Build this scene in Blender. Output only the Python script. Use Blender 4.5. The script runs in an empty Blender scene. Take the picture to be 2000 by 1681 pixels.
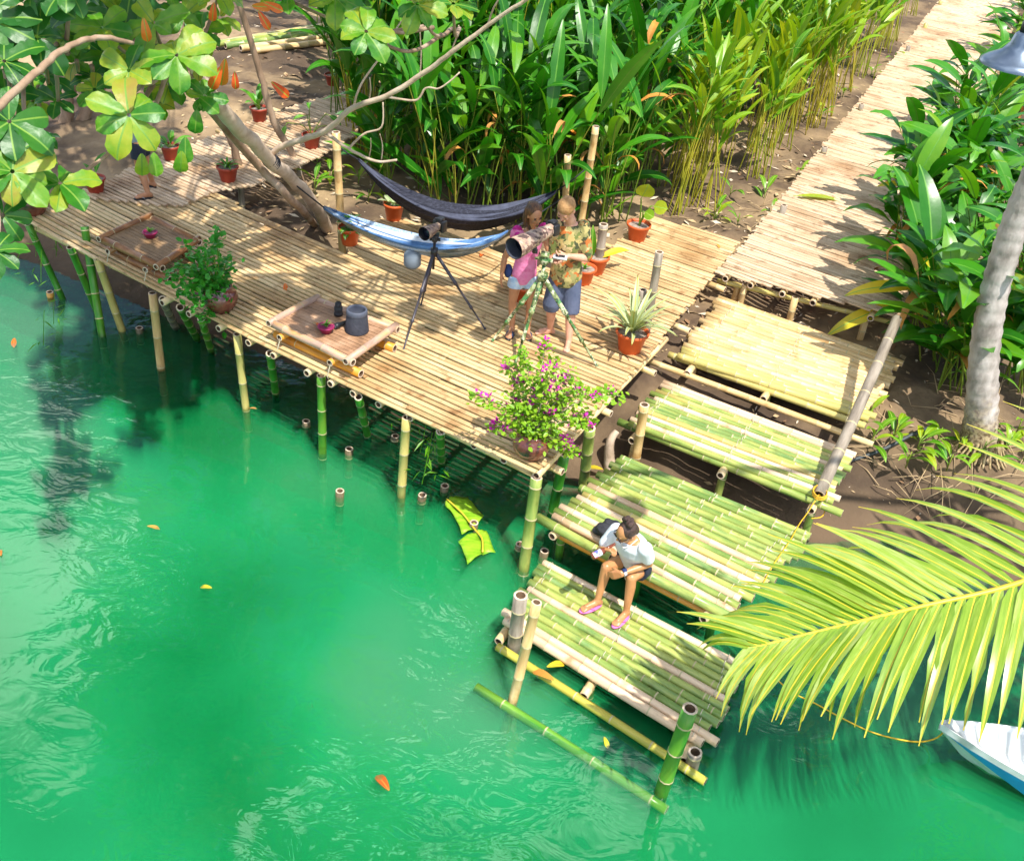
import bpy, bmesh, math, random
import numpy as np
from mathutils import Vector, Matrix, Euler, Quaternion
rng = random.Random(7)
U = rng.uniform
S = bpy.context.scene
COL = S.collection
# ---------------------------------------------------------------- camera, world, sun, exposure
F_PX, XV, YV, CX, CY, CAM_H = 2000.0, 690.0, 3640.0, 1000.0, 840.5, 5.914
_up = -np.array([XV - CX, -(YV - CY), F_PX]); _up /= np.linalg.norm(_up)
_y = np.array([0, 0, 1.0]) - _up * _up[2]; _y /= np.linalg.norm(_y)
_x = np.cross(_y, _up); _x = _x if _x[0] > 0 else -_x
R = np.array([_x, _y, _up])
cam_d = bpy.data.cameras.new('camera'); cam = bpy.data.objects.new('camera', cam_d); COL.objects.link(cam)
cam_d.sensor_width = 36; cam_d.sensor_fit = 'HORIZONTAL'; cam_d.lens = 36.0; cam_d.clip_end = 500
M = Matrix.Identity(4)
for i in range(3):
    M[i][0], M[i][1], M[i][2] = R[i][0], R[i][1], -R[i][2]
M[2][3] = CAM_H
cam.matrix_world = M
S.camera = cam
SUN_TO = Vector((0.25, -0.42, 1.0)).normalized()        # from the ground to the sun
w = bpy.data.worlds.new('World'); S.world = w; w.use_nodes = True
nt = w.node_tree; bg = nt.nodes['Background']
sky = nt.nodes.new('ShaderNodeTexSky'); sky.sky_type = 'NISHITA'; sky.sun_disc = False
sky.sun_elevation = math.asin(SUN_TO.z); sky.sun_rotation = math.atan2(SUN_TO.x, SUN_TO.y)
tc = nt.nodes.new('ShaderNodeTexCoord'); nz = nt.nodes.new('ShaderNodeTexNoise'); nz.inputs['Scale'].default_value = 3.2; nz.inputs['Detail'].default_value = 6
rp = nt.nodes.new('ShaderNodeValToRGB'); rp.color_ramp.elements[0].position = .555; rp.color_ramp.elements[1].position = .61
mx = nt.nodes.new('ShaderNodeMix'); mx.data_type = 'RGBA'; mx.inputs[7].default_value = (17, 17, 17, 1)
nt.links.new(tc.outputs['Generated'], nz.inputs['Vector']); nt.links.new(nz.outputs['Fac'], rp.inputs['Fac'])
nt.links.new(rp.outputs['Color'], mx.inputs[0]); nt.links.new(sky.outputs[0], mx.inputs[6]); nt.links.new(mx.outputs[2], bg.inputs['Color'])
bg.inputs['Strength'].default_value = 0.14
sl = bpy.data.lights.new('sun', 'SUN'); so = bpy.data.objects.new('sun', sl); COL.objects.link(so)
sl.energy = 4.6; sl.angle = math.radians(.6); sl.color = (1, .95, .86)
so.rotation_euler = SUN_TO.to_track_quat('Z', 'Y').to_euler(); so.location = (3, -3, 20)
S.view_settings.view_transform = 'Standard'; S.view_settings.look = 'None'; S.view_settings.gamma = 1
S.view_settings.use_curve_mapping = False; S.view_settings.exposure = 0.6
S.render.engine = 'CYCLES'
S.cycles.use_denoising = True; S.cycles.max_bounces = 8; S.cycles.transparent_max_bounces = 16
S.cycles.caustics_reflective = False; S.cycles.caustics_refractive = False; S.cycles.sample_clamp_indirect = 6

# ---------------------------------------------------------------- survey: photo pixel -> place
def ray(px, py): return Vector(R @ np.array([(px - CX) / F_PX, -(py - CY) / F_PX, 1.0]))
O0 = Vector((0, 0, CAM_H))
def P(px, py, z=0.0):                       # on the level z
    d = ray(px, py); return O0 + d * ((z - CAM_H) / d.z)
def D(px, py, dist):                        # at a distance
    return O0 + ray(px, py).normalized() * dist
def V(b, px, py):                           # at the range of b
    d = ray(px, py); return O0 + d * (math.hypot(b.x, b.y) / math.hypot(d.x, d.y))
WZ = -1.15
A_DIR = Vector((math.cos(math.radians(-31.2)), math.sin(math.radians(-31.2)), 0))
B_DIR = Vector((math.cos(math.radians(64)), math.sin(math.radians(64)), 0))

# ---------------------------------------------------------------- materials
MATS = {}
def mat(name, cols, rough=.6, scale=6, stretch=(1, 1, 1), rnd=0.0, bump=0.0, transl=0.0, spec=.4, metal=0.0, kind='noise', bscale=None, coat=0.0, tcol=None):
    """cols: colours a noise runs through; rnd: how far each object's own random number shifts it"""
    if name in MATS: return MATS[name]
    m = bpy.data.materials.new(name); m.use_nodes = True; MATS[name] = m
    t = m.node_tree; N = t.nodes; L = t.links; b = N['Principled BSDF']
    b.inputs['Roughness'].default_value = rough; b.inputs['Specular IOR Level'].default_value = spec; b.inputs['Metallic'].default_value = metal
    b.inputs['Coat Weight'].default_value = coat; b.inputs['Coat Roughness'].default_value = .15
    tc = N.new('ShaderNodeTexCoord'); mp = N.new('ShaderNodeMapping'); mp.inputs['Scale'].default_value = stretch
    oi = N.new('ShaderNodeObjectInfo'); ad = N.new('ShaderNodeVectorMath'); ad.operation = 'ADD'
    ml = N.new('ShaderNodeMath'); ml.operation = 'MULTIPLY'; ml.inputs[1].default_value = 37.0
    L.new(oi.outputs['Random'], ml.inputs[0]); L.new(tc.outputs['Object'], mp.inputs['Vector'])
    L.new(mp.outputs[0], ad.inputs[0]); L.new(ml.outputs[0], ad.inputs[1])
    if kind == 'voronoi':
        n = N.new('ShaderNodeTexVoronoi'); n.inputs['Scale'].default_value = scale
        dn = N.new('ShaderNodeTexNoise'); dn.inputs['Scale'].default_value = scale * 1.3
        mixv = N.new('ShaderNodeVectorMath'); mixv.operation = 'MULTIPLY_ADD'; mixv.inputs[1].default_value = (.12,) * 3
        L.new(ad.outputs[0], dn.inputs['Vector']); L.new(dn.outputs['Color'], mixv.inputs[0]); L.new(ad.outputs[0], mixv.inputs[2])
        L.new(mixv.outputs[0], n.inputs['Vector'])
        sp = N.new('ShaderNodeSeparateColor'); L.new(n.outputs['Color'], sp.inputs[0]); fac = sp.outputs[0]
    else:
        n = N.new('ShaderNodeTexNoise'); n.inputs['Scale'].default_value = scale; n.inputs['Detail'].default_value = 5; n.inputs['Roughness'].default_value = .6
        L.new(ad.outputs[0], n.inputs['Vector'])
        mr = N.new('ShaderNodeMapRange'); mr.inputs['From Min'].default_value = .3; mr.inputs['From Max'].default_value = .7
        L.new(n.outputs['Fac'], mr.inputs['Value']); fac = mr.outputs[0]
    if rnd:
        a = N.new('ShaderNodeMath'); a.operation = 'MULTIPLY'; a.inputs[1].default_value = 1 - rnd; L.new(fac, a.inputs[0])
        a2 = N.new('ShaderNodeMath'); a2.operation = 'MULTIPLY_ADD'; a2.inputs[1].default_value = rnd
        L.new(oi.outputs['Random'], a2.inputs[0]); L.new(a.outputs[0], a2.inputs[2]); fac = a2.outputs[0]
    cr = N.new('ShaderNodeValToRGB'); e = cr.color_ramp
    if kind == 'voronoi': e.interpolation = 'CONSTANT'
    k = len(cols)
    while len(e.elements) < k: e.elements.new(.5)
    for i, c in enumerate(cols):
        e.elements[i].position = i / (k if kind == 'voronoi' else max(1, k - 1)); e.elements[i].color = (*c, 1)
    L.new(fac, cr.inputs['Fac']); L.new(cr.outputs[0], b.inputs['Base Color'])
    if bump:
        bn = N.new('ShaderNodeTexNoise'); bn.inputs['Scale'].default_value = bscale or scale * 4; bn.inputs['Detail'].default_value = 4
        L.new(ad.outputs[0], bn.inputs['Vector'])
        bp = N.new('ShaderNodeBump'); bp.inputs['Strength'].default_value = bump; bp.inputs['Distance'].default_value = .02
        L.new(bn.outputs['Fac'], bp.inputs['Height']); L.new(bp.outputs[0], b.inputs['Normal'])
    if transl:
        tr = N.new('ShaderNodeBsdfTranslucent'); ms = N.new('ShaderNodeMixShader'); ms.inputs[0].default_value = transl
        mc = N.new('ShaderNodeMix'); mc.data_type = 'RGBA'; mc.blend_type = 'MULTIPLY'; mc.inputs[0].default_value = 1
        mc.inputs[7].default_value = (*(tcol or (1.6, 1.5, .5)), 1); mc.clamp_result = True
        L.new(cr.outputs[0], mc.inputs[6]); L.new(mc.outputs[2], tr.inputs['Color'])
        L.new(b.outputs[0], ms.inputs[1]); L.new(tr.outputs[0], ms.inputs[2])
        L.new(ms.outputs[0], N['Material Output'].inputs['Surface'])
    return m
def flat(name, c, rough=.5, **k):
    return mat(name, [tuple(x * .85 for x in c), tuple(min(1, x * 1.12) for x in c)], rough, **k)

SLAT = mat('split_bamboo', [(.15, .075, .028), (.49, .315, .135), (.67, .49, .26), (.79, .63, .39)], .5, 2.6, (1, 9, 9), rnd=.35, bump=.25, bscale=14)
SLAT2 = mat('split_bamboo_grey', [(.20, .125, .075), (.50, .35, .21), (.66, .49, .33), (.74, .58, .42)], .55, 2.6, (1, 9, 9), rnd=.35, bump=.25, bscale=14)
CULM = mat('bamboo_dry', [(.42, .24, .09), (.62, .42, .18), (.74, .55, .30), (.66, .47, .26)], .38, 2.0, (1, 7, 7), rnd=.4, bump=.12)
CULMC = mat('bamboo_cream', [(.50, .31, .16), (.72, .52, .34), (.80, .63, .46)], .38, 2.0, (1, 7, 7), rnd=.4, bump=.12)
CULMG = mat('bamboo_green', [(.09, .18, .035), (.19, .28, .06), (.36, .40, .10), (.14, .25, .07), (.52, .50, .22)], .3, 1.6, (1, 5, 5), rnd=.45, bump=.1)
CULMD = mat('bamboo_dark_green', [(.02, .12, .015), (.05, .24, .02), (.16, .30, .03)], .3, 2.0, (1, 4, 4), rnd=.5, bump=.1)
CULMY = mat('bamboo_yellow', [(.38, .33, .09), (.55, .45, .15), (.40, .40, .13)], .3, 2.0, (1, 5, 5), rnd=.3, bump=.1)
POLEG = mat('wet_green_pole', [(.03, .15, .015), (.07, .26, .02), (.20, .34, .04)], .3, 2.0, (1, 4, 4), rnd=.5, bump=.1)
POLEY = mat('wet_yellow_pole', [(.26, .30, .05), (.50, .42, .06), (.22, .34, .06)], .3, 1.5, (1, 5, 5), rnd=.3, bump=.1)
CULMO = mat('bamboo_orange', [(.50, .17, .015), (.70, .30, .03), (.60, .36, .10)], .35, 3.0, (1, 5, 5), rnd=.2, bump=.1)
CULMGREY = mat('bamboo_weathered', [(.13, .105, .08), (.27, .225, .175), (.38, .33, .27)], .6, 3.0, (1, 6, 6), rnd=.2, bump=.2)
NODE = mat('bamboo_node', [(.40, .33, .17), (.56, .48, .28)], .6, 20)
HOLLOW = mat('bamboo_hollow', [(.05, .03, .015), (.14, .08, .04)], .8, 10)
CUT = mat('bamboo_cut', [(.50, .34, .22), (.72, .60, .48)], .7, 20)
TWINE = flat('twine', (.55, .50, .38), .8)
STEMY = mat('stem_yellow', [(.30, .24, .02), (.42, .38, .03), (.16, .26, .02)], .5, 2, rnd=.7)
STEMG = mat('stem_green', [(.05, .13, .01), (.16, .24, .02), (.34, .28, .03)], .5, 3, (1, 1, .4), rnd=.5)
LEAF_H = mat('heliconia_leaf', [(.010, .08, .005), (.022, .16, .006), (.055, .25, .008), (.16, .35, .012)], .32, 3, rnd=.75, bump=.1, transl=.28, spec=.5)
LEAF_Y = mat('ginger_leaf', [(.04, .19, .008), (.12, .30, .010), (.24, .38, .012), (.42, .44, .02)], .36, 3, rnd=.75, bump=.1, transl=.32, spec=.45)
RIBH = mat('heliconia_rib', [(.05, .19, .012), (.10, .27, .02)], .45, 6)
RIBA = mat('almond_rib', [(.08, .20, .02), (.16, .28, .03)], .5, 6)
RIB = mat('leaf_rib', [(.16, .34, .03), (.28, .42, .05)], .5, 6)
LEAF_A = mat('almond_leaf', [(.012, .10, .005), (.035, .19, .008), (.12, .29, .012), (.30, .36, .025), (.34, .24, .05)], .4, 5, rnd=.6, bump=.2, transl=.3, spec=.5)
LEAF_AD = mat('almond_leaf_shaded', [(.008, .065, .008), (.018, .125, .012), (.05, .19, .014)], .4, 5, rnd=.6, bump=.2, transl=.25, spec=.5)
LEAF_RED = mat('almond_leaf_red', [(.55, .03, .01), (.72, .13, .02), (.70, .26, .03)], .4, 5, rnd=.6, transl=.3, tcol=(1.3, 1, .6))
LEAF_DRY = mat('dry_leaf', [(.36, .15, .03), (.58, .26, .04), (.42, .22, .10)], .7, 6, rnd=.6, transl=.1, tcol=(1, 1, .8))
LEAF_YEL = mat('yellow_leaf', [(.62, .46, .02), (.74, .58, .03), (.45, .46, .03)], .4, 3, rnd=.3, transl=.3, tcol=(1.1, 1.1, .5))
LEAF_P = mat('potted_leaf', [(.03, .17, .012), (.06, .26, .015), (.16, .36, .04)], .4, 6, rnd=.6, transl=.25)
LEAF_V = mat('pale_striped_leaf', [(.22, .32, .16), (.42, .48, .26), (.34, .40, .24)], .45, 9, (1, 6, 1), rnd=.4, transl=.15)
LEAF_B = mat('bougainvillea_leaf', [(.10, .30, .012), (.24, .42, .02), (.42, .48, .03)], .45, 14, rnd=.2, transl=.3)
LEAF_B2 = mat('shrub_leaf', [(.02, .17, .012), (.04, .27, .02), (.10, .34, .02)], .4, 14, rnd=.2, transl=.3)
FLOWER = mat('magenta_bract', [(.50, .01, .32), (.68, .03, .50)], .6, 9, rnd=.5, transl=.3, tcol=(1.2, .8, 1.2))
PALM = mat('palm_leaflet', [(.12, .25, .015), (.27, .40, .04), (.50, .56, .20)], .3, 5, (1, 12, 1), rnd=.45, transl=.3, spec=.6)
RACHIS = mat('palm_rachis', [(.55, .40, .03), (.68, .50, .05)], .4, 6)
BARK = mat('bark', [(.16, .10, .06), (.30, .20, .13), (.42, .32, .24)], .85, 4, (1, 1, .35), bump=.6, bscale=14)
BARKL = mat('pale_bark', [(.34, .25, .17), (.50, .38, .28), (.56, .46, .36)], .8, 5, bump=.4, bscale=18)
PALMBARK = mat('palm_bark', [(.17, .145, .125), (.38, .335, .305), (.55, .50, .475)], .8, 5, (1, 1, .5), bump=.5, bscale=20)
PALMBASE = mat('palm_bark_base', [(.22, .15, .07), (.40, .30, .15), (.46, .38, .24)], .85, 14, (3, 3, .4), bump=.7, bscale=30)
TERRA = mat('terracotta_plastic', [(.55, .085, .02), (.66, .13, .03)], .45, 5, rnd=.4)
TERRAD = mat('dull_red_plastic', [(.30, .035, .02), (.38, .06, .03)], .5, 5, rnd=.4)
SOIL = mat('potting_soil', [(.20, .14, .10), (.42, .36, .30)], .95, 30, bump=.5)
JAR = mat('glazed_jar', [(.035, .012, .010), (.14, .035, .025), (.22, .07, .04)], .15, 5, bump=.1, spec=.6, coat=.4)
MAT_T = mat('woven_mat', [(.18, .10, .055), (.36, .20, .11), (.52, .33, .21)], .5, 4, bump=.2, bscale=60)
MAT_T1 = mat('woven_mat_dark', [(.12, .065, .03), (.22, .13, .06), (.30, .19, .10)], .6, 4, bump=.2, bscale=60)
TPOLE_D = mat('table_pole_dark', [(.13, .05, .02), (.26, .11, .04), (.38, .20, .09)], .4, 4, (1, 5, 5), bump=.1)
TPOLE_G = mat('table_pole_worn', [(.30, .18, .12), (.46, .31, .24), (.60, .32, .10)], .45, 3, (1, 4, 4), bump=.1)
BLACK = flat('black_plastic', (.018, .018, .022), .4)
BLACKC = mat('black_cloth', [(.012, .013, .018), (.035, .036, .045)], .8, 10, bump=.4)
GREYC = mat('charcoal_cloth', [(.030, .034, .050), (.055, .06, .08)], .85, 12, bump=.3)
GLASS = flat('lens_glass', (.02, .025, .05), .05, spec=1.0)
STEEL = mat('brushed_steel', [(.10, .14, .20), (.22, .27, .34)], .32, 3, metal=.75)
SKIN_M = mat('skin_fair', [(.62, .30, .20), (.72, .40, .28)], .5, 9, spec=.35)
SKIN_W = mat('skin_tan', [(.40, .18, .09), (.52, .25, .13)], .45, 9, spec=.4)
SKIN_S = mat('skin_bronze', [(.44, .19, .075), (.58, .28, .12)], .35, 9, spec=.5)
HAIR_D = mat('dark_hair', [(.012, .010, .012), (.06, .035, .03), (.10, .05, .035)], .4, 20, (6, 6, 1), bump=.5, bscale=60)
HAIR_BR = mat('brown_streaked_hair', [(.02, .014, .016), (.10, .045, .02), (.22, .09, .03)], .4, 9, (4, 4, .8), bump=.5, bscale=50)
HAIR_R = mat('short_ginger_hair', [(.33, .16, .06), (.48, .27, .11)], .6, 30, bump=.5, bscale=90)
CAMO = mat('camouflage_shirt', [(.12, .075, .03), (.52, .36, .13), (.16, .19, .05), (.60, .45, .22), (.50, .14, .03), (.06, .07, .03), (.46, .38, .15), (.30, .27, .10)], .8, 17, kind='voronoi', bump=.2, bscale=25)
CAMOL = mat('bark_camouflage', [(.36, .24, .18), (.18, .10, .08), (.50, .36, .27), (.28, .18, .15), (.44, .30, .20), (.10, .06, .05)], .6, 13, (1, 2.5, 2.5), kind='voronoi')
CAMOT = mat('leaf_camouflage', [(.10, .14, .04), (.34, .38, .20), (.06, .20, .06), (.50, .50, .34), (.03, .06, .02), (.22, .26, .10)], .55, 24, kind='voronoi')
SHORTS = mat('slate_shorts', [(.065, .085, .15), (.11, .13, .21)], .8, 8, bump=.3)
DENIM = mat('pale_denim', [(.22, .40, .66), (.45, .60, .80), (.75, .80, .84)], .85, 10, bump=.3)
PINK = mat('pink_top', [(.72, .16, .38), (.78, .26, .50), (.62, .05, .22)], .8, 9, bump=.3)
PINKD = mat('magenta_trim', [(.45, .01, .16), (.62, .03, .32)], .8, 14)
WHITE = mat('white_cotton', [(.62, .66, .74), (.80, .82, .85)], .85, 5, bump=.3, bscale=12)
NAVY = mat('navy_cloth', [(.012, .025, .10), (.03, .06, .20)], .8, 9)
PINKR = flat('pink_rubber', (.75, .18, .50), .5)
DARKSH = mat('dark_shorts', [(.010, .014, .03), (.02, .03, .05)], .8, 9)
BOTTLE = flat('amber_glass', (.16, .03, .01), .1, spec=.8)
LABELM = mat('bottle_label', [(.75, .78, .84), (.70, .72, .80), (.10, .14, .50), (.62, .10, .12)], .5, 30, kind='voronoi')
ROPEY = flat('yellow_rope', (.75, .42, .02), .6)
BOATW = mat('white_boat_paint', [(.70, .72, .74), (.80, .80, .80)], .35, 3)
BOATB = flat('blue_boat_paint', (.02, .28, .62), .35)
BANANA = mat('banana_leaf', [(.20, .46, .02), (.34, .60, .03), (.46, .62, .06)], .4, 3, (1, 8, 1), transl=.3)
DARKP = mat('drain_pipe', [(.03, .04, .045), (.06, .07, .08)], .5, 8)
STUMP = mat('wet_bamboo', [(.05, .05, .02), (.13, .10, .05), (.20, .15, .08)], .5, 6, (1, 4, 4), rnd=.3, bump=.2)
def fabric(name, cols, n):
    m = mat(name, cols, .75, 3, (1, n, n), bump=.3); return m
HAM_B2 = mat('black_hammock_stripe', [(.03, .035, .06), (.07, .08, .13)], .7, 6, bump=.3)
HAM_W2 = mat('blue_hammock_stripe', [(.05, .13, .32), (.12, .26, .50)], .75, 6, bump=.3)
HAM_W3 = mat('white_hammock_stripe', [(.60, .66, .72), (.72, .76, .80)], .75, 6, bump=.3)
HAM_B = fabric('black_hammock_cloth', [(.004, .005, .012), (.014, .016, .032), (.05, .055, .09)], 30)
HAM_W = fabric('blue_striped_hammock_cloth', [(.07, .17, .38), (.30, .45, .66), (.55, .63, .72), (.16, .30, .54)], 22)

def weather(m, lo, hi, scale, dark, z0=None, z1=None):
    """stains laid over a colour: blotches by place, or a wet dark foot between two heights"""
    t = m.node_tree; N = t.nodes; L = t.links; b = N['Principled BSDF']; src = b.inputs['Base Color'].links[0].from_socket
    ge = N.new('ShaderNodeNewGeometry'); n = N.new('ShaderNodeTexNoise'); n.inputs['Scale'].default_value = scale; n.inputs['Detail'].default_value = 5; L.new(ge.outputs['Position'], n.inputs['Vector']); f = n.outputs['Fac']
    mr = N.new('ShaderNodeMapRange')
    if z0 is None: mr.inputs['From Min'].default_value = lo; mr.inputs['From Max'].default_value = hi; L.new(f, mr.inputs['Value'])
    else:
        sx = N.new('ShaderNodeSeparateXYZ'); L.new(ge.outputs['Position'], sx.inputs[0]); a = N.new('ShaderNodeMath'); a.operation = 'MULTIPLY_ADD'; a.inputs[1].default_value = .3; L.new(f, a.inputs[0]); L.new(sx.outputs['Z'], a.inputs[2])
        mr.inputs['From Min'].default_value = z1 + .15; mr.inputs['From Max'].default_value = z0 + .15; L.new(a.outputs[0], mr.inputs['Value'])
    mx = N.new('ShaderNodeMix'); mx.data_type = 'RGBA'; mx.blend_type = 'MULTIPLY'; mx.inputs[7].default_value = (*dark, 1)
    L.new(mr.outputs[0], mx.inputs[0]); L.new(src, mx.inputs[6]); L.new(mx.outputs[2], b.inputs['Base Color'])
for m_ in (SLAT, SLAT2): weather(m_, .50, .72, 1.1, (.62, .50, .38)); weather(m_, .56, .70, 6.0, (.60, .50, .42))
for m_ in (CULM, CULMD, CULMY, CULMG, CULMGREY): weather(m_, 0, 1, 9, (.22, .20, .12), -1.15 - .06, -1.15 + .09)
weather(BOATW, .55, .75, 3.0, (.70, .68, .62))
for m_ in (CULM, CULMC, CULMG): weather(m_, .60, .74, 5.0, (.62, .52, .40))
# ---------------------------------------------------------------- mesh building
class G:
    def __init__(s): s.v = []; s.f = []; s.m = []
    def add(s, v, f, mi=0):
        o = len(s.v); s.v += [tuple(p) for p in v]; s.f += [tuple(i + o for i in q) for q in f]
        s.m += (mi if isinstance(mi, list) else [mi] * len(f))
    def tube(s, pts, rad, n=8, mi=0, caps=True):
        pts = [Vector(p) for p in pts]; k = len(pts)
        if not isinstance(rad, (list, tuple)): rad = [rad] * k
        v = []; f = []; prev = None
        for i, p in enumerate(pts):
            t = (pts[min(i + 1, k - 1)] - pts[max(i - 1, 0)])
            t = t.normalized() if t.length > 1e-9 else Vector((0, 0, 1))
            a = prev if prev is not None else (Vector((0, 0, 1)) if abs(t.z) < .9 else Vector((1, 0, 0)))
            a = (a - t * a.dot(t)); a = a.normalized() if a.length > 1e-6 else t.orthogonal().normalized()
            prev = a; b = t.cross(a)
            for j in range(n):
                q = 2 * math.pi * j / n; v.append(p + (a * math.cos(q) + b * math.sin(q)) * rad[i])
        for i in range(k - 1):
            for j in range(n):
                f.append((i * n + j, i * n + (j + 1) % n, (i + 1) * n + (j + 1) % n, (i + 1) * n + j))
        mm = [mi] * len(f)
        if caps:
            f.append(tuple(reversed(range(n)))); f.append(tuple(range((k - 1) * n, k * n))); mm += [mi, mi]
        s.add(v, f, mm)
    def lathe(s, prof, n=20, mi=0, c=(0, 0, 0)):
        v = []; f = []
        for (r, z) in prof:
            for j in range(n):
                q = 2 * math.pi * j / n; v.append((c[0] + r * math.cos(q), c[1] + r * math.sin(q), c[2] + z))
        for i in range(len(prof) - 1):
            for j in range(n):
                f.append((i * n + j, i * n + (j + 1) % n, (i + 1) * n + (j + 1) % n, (i + 1) * n + j))
        s.add(v, f, mi)
    def box(s, c, d, mi=0, rot=None):
        v = []
        for x in (-1, 1):
            for y in (-1, 1):
                for z in (-1, 1):
                    p = Vector((x * d[0] / 2, y * d[1] / 2, z * d[2] / 2)); p = rot @ p if rot else p; v.append(p + Vector(c))
        s.add(v, [(0, 1, 3, 2), (4, 6, 7, 5), (0, 4, 5, 1), (2, 3, 7, 6), (0, 2, 6, 4), (1, 5, 7, 3)], mi)
    def ball(s, c, r, mi=0, rot=None, nu=12, nv=8):
        r = r if isinstance(r, (tuple, list)) else (r, r, r); v = []; f = []
        for i in range(nv + 1):
            th = math.pi * i / nv
            for j in range(nu):
                ph = 2 * math.pi * j / nu
                p = Vector((r[0] * math.sin(th) * math.cos(ph), r[1] * math.sin(th) * math.sin(ph), r[2] * math.cos(th)))
                p = rot @ p if rot else p; v.append(p + Vector(c))
        for i in range(nv):
            for j in range(nu): f.append((i * nu + j, (i + 1) * nu + j, (i + 1) * nu + (j + 1) % nu, i * nu + (j + 1) % nu))
        s.add(v, f, mi)
    def mesh(s, name, mats, smooth=True):
        me = bpy.data.meshes.new(name); me.from_pydata(s.v, [], s.f)
        for m in (mats if isinstance(mats, (list, tuple)) else [mats]): me.materials.append(m)
        me.polygons.foreach_set('material_index', s.m)
        if smooth: me.polygons.foreach_set('use_smooth', [True] * len(s.f))
        me.update(); return me
    def obj(s, name, mats, parent=None, smooth=True):          # vertices are in world space
        me = s.mesh(name, mats, smooth)
        return put(name, me, parent)

WM = {}
def put(name, me, parent=None, M=None):
    o = bpy.data.objects.new(name, me); COL.objects.link(o)
    M = M if M is not None else Matrix.Identity(4)
    if parent is not None:
        o.parent = parent; o.matrix_basis = WM[parent.name].inverted() @ M
    else: o.matrix_basis = M
    WM[o.name] = M.copy(); return o
def put_at(name, g, mats, loc, parent=None, smooth=True):      # vertices around loc
    return put(name, g.mesh(name, mats, smooth), parent, Matrix.Translation(loc))
def tag(o, label=None, cat=None, group=None, kind=None):
    if label: o['label'] = label
    if cat: o['category'] = cat
    if group: o['group'] = group
    if kind: o['kind'] = kind
    return o
def thing(name, loc, label, cat, group=None, rz=0.0):
    o = bpy.data.objects.new(name, None); COL.objects.link(o); o.empty_display_size = .1
    M = Matrix.Translation(loc) @ Matrix.Rotation(rz, 4, 'Z'); o.matrix_basis = M; WM[o.name] = M.copy()
    return tag(o, label, cat, group)
def frame(p, d, up=Vector((0, 0, 1)), s=1.0, roll=0.0):         # local X along d, Z towards up
    d = Vector(d).normalized(); z = up - d * up.dot(d)
    z = z.normalized() if z.length > 1e-5 else d.orthogonal().normalized()
    y = z.cross(d); m = Matrix((d, y, z)).transposed().to_4x4()
    if roll: m = m @ Matrix.Rotation(roll, 4, 'X')
    sc = s if isinstance(s, (tuple, list)) else (s, s, s)
    return Matrix.Translation(p) @ m @ Matrix.Diagonal((*sc, 1))
def smooth_path(pts, k=6):
    pts = [Vector(p) for p in pts]; out = []
    for i in range(len(pts) - 1):
        a = pts[max(i - 1, 0)]; b = pts[i]; c = pts[i + 1]; d = pts[min(i + 2, len(pts) - 1)]
        for j in range(k):
            t = j / k; out.append(.5 * ((2 * b) + (c - a) * t + (2 * a - 5 * b + 4 * c - d) * t * t + (3 * b - a - 3 * c + d) * t ** 3))
    return out + [pts[-1]]
def lerp_list(vals, n):
    return [float(x) for x in np.interp(np.linspace(0, len(vals) - 1, n), range(len(vals)), vals)]

def culm_mesh(L, r, matl, n=10, hollow=True, sp=.30, taper=.94, name='culm'):
    g = G(); xs = []; x = U(.04, sp * .8)
    prof = [(0, 1.0)]; nodes = []
    while x < L - .03:
        prof += [(x - .010, 1.0), (x - .003, 1.07), (x + .003, 1.06), (x + .010, .985)]; nodes.append(x); x += sp * U(.85, 1.2)
    prof.append((L, 1.0))
    bow = U(-.012, .012); pts = []; rad = []
    for (x, k) in prof:
        tt = x / L; pts.append((x, bow * math.sin(math.pi * tt), 0)); rad.append(r * k * (1 + (taper - 1) * tt))
    v = []; f = []; mi = []
    for i, (p, q) in enumerate(zip(pts, rad)):
        for j in range(n):
            a = 2 * math.pi * j / n; v.append((p[0], p[1] + q * math.cos(a), q * math.sin(a)))
    for i in range(len(pts) - 1):
        isn = (i >= 1) and ((i - 1) % 4 in (0, 1)) and i < len(pts) - 2
        for j in range(n):
            f.append((i * n + j, (i + 1) * n + j, (i + 1) * n + (j + 1) % n, i * n + (j + 1) % n)); mi.append(1 if isn else 0)
    for e, (x, sg) in enumerate(((0, 1), (L, -1))):
        b0 = 0 if e == 0 else (len(pts) - 1) * n; q = rad[0] if e == 0 else rad[-1]; o = len(v)
        for j in range(n):
            a = 2 * math.pi * j / n; v.append((x, q * .68 * math.cos(a), q * .68 * math.sin(a)))
        for j in range(n):
            a = 2 * math.pi * j / n; v.append((x + sg * .05, q * .64 * math.cos(a), q * .64 * math.sin(a)))
        for j in range(n):
            k = (j + 1) % n
            q1 = (b0 + j, b0 + k, o + k, o + j); q2 = (o + j, o + k, o + n + k, o + n + j)
            if e: q1 = q1[::-1]; q2 = q2[::-1]
            f += [q1, q2]; mi += [2, 3]
        cap = tuple(range(o + n, o + 2 * n)); f.append(cap if e == 0 else cap[::-1]); mi.append(3)
    g.add(v, f, mi)
    return g.mesh(name, [matl, NODE, CUT, HOLLOW])
def culm(name, a, b, r, matl, parent=None, **k):
    a = Vector(a); b = Vector(b); L = (b - a).length
    return put(name, culm_mesh(L, r, matl, name=name, **k), parent, frame(a, b - a))

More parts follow.
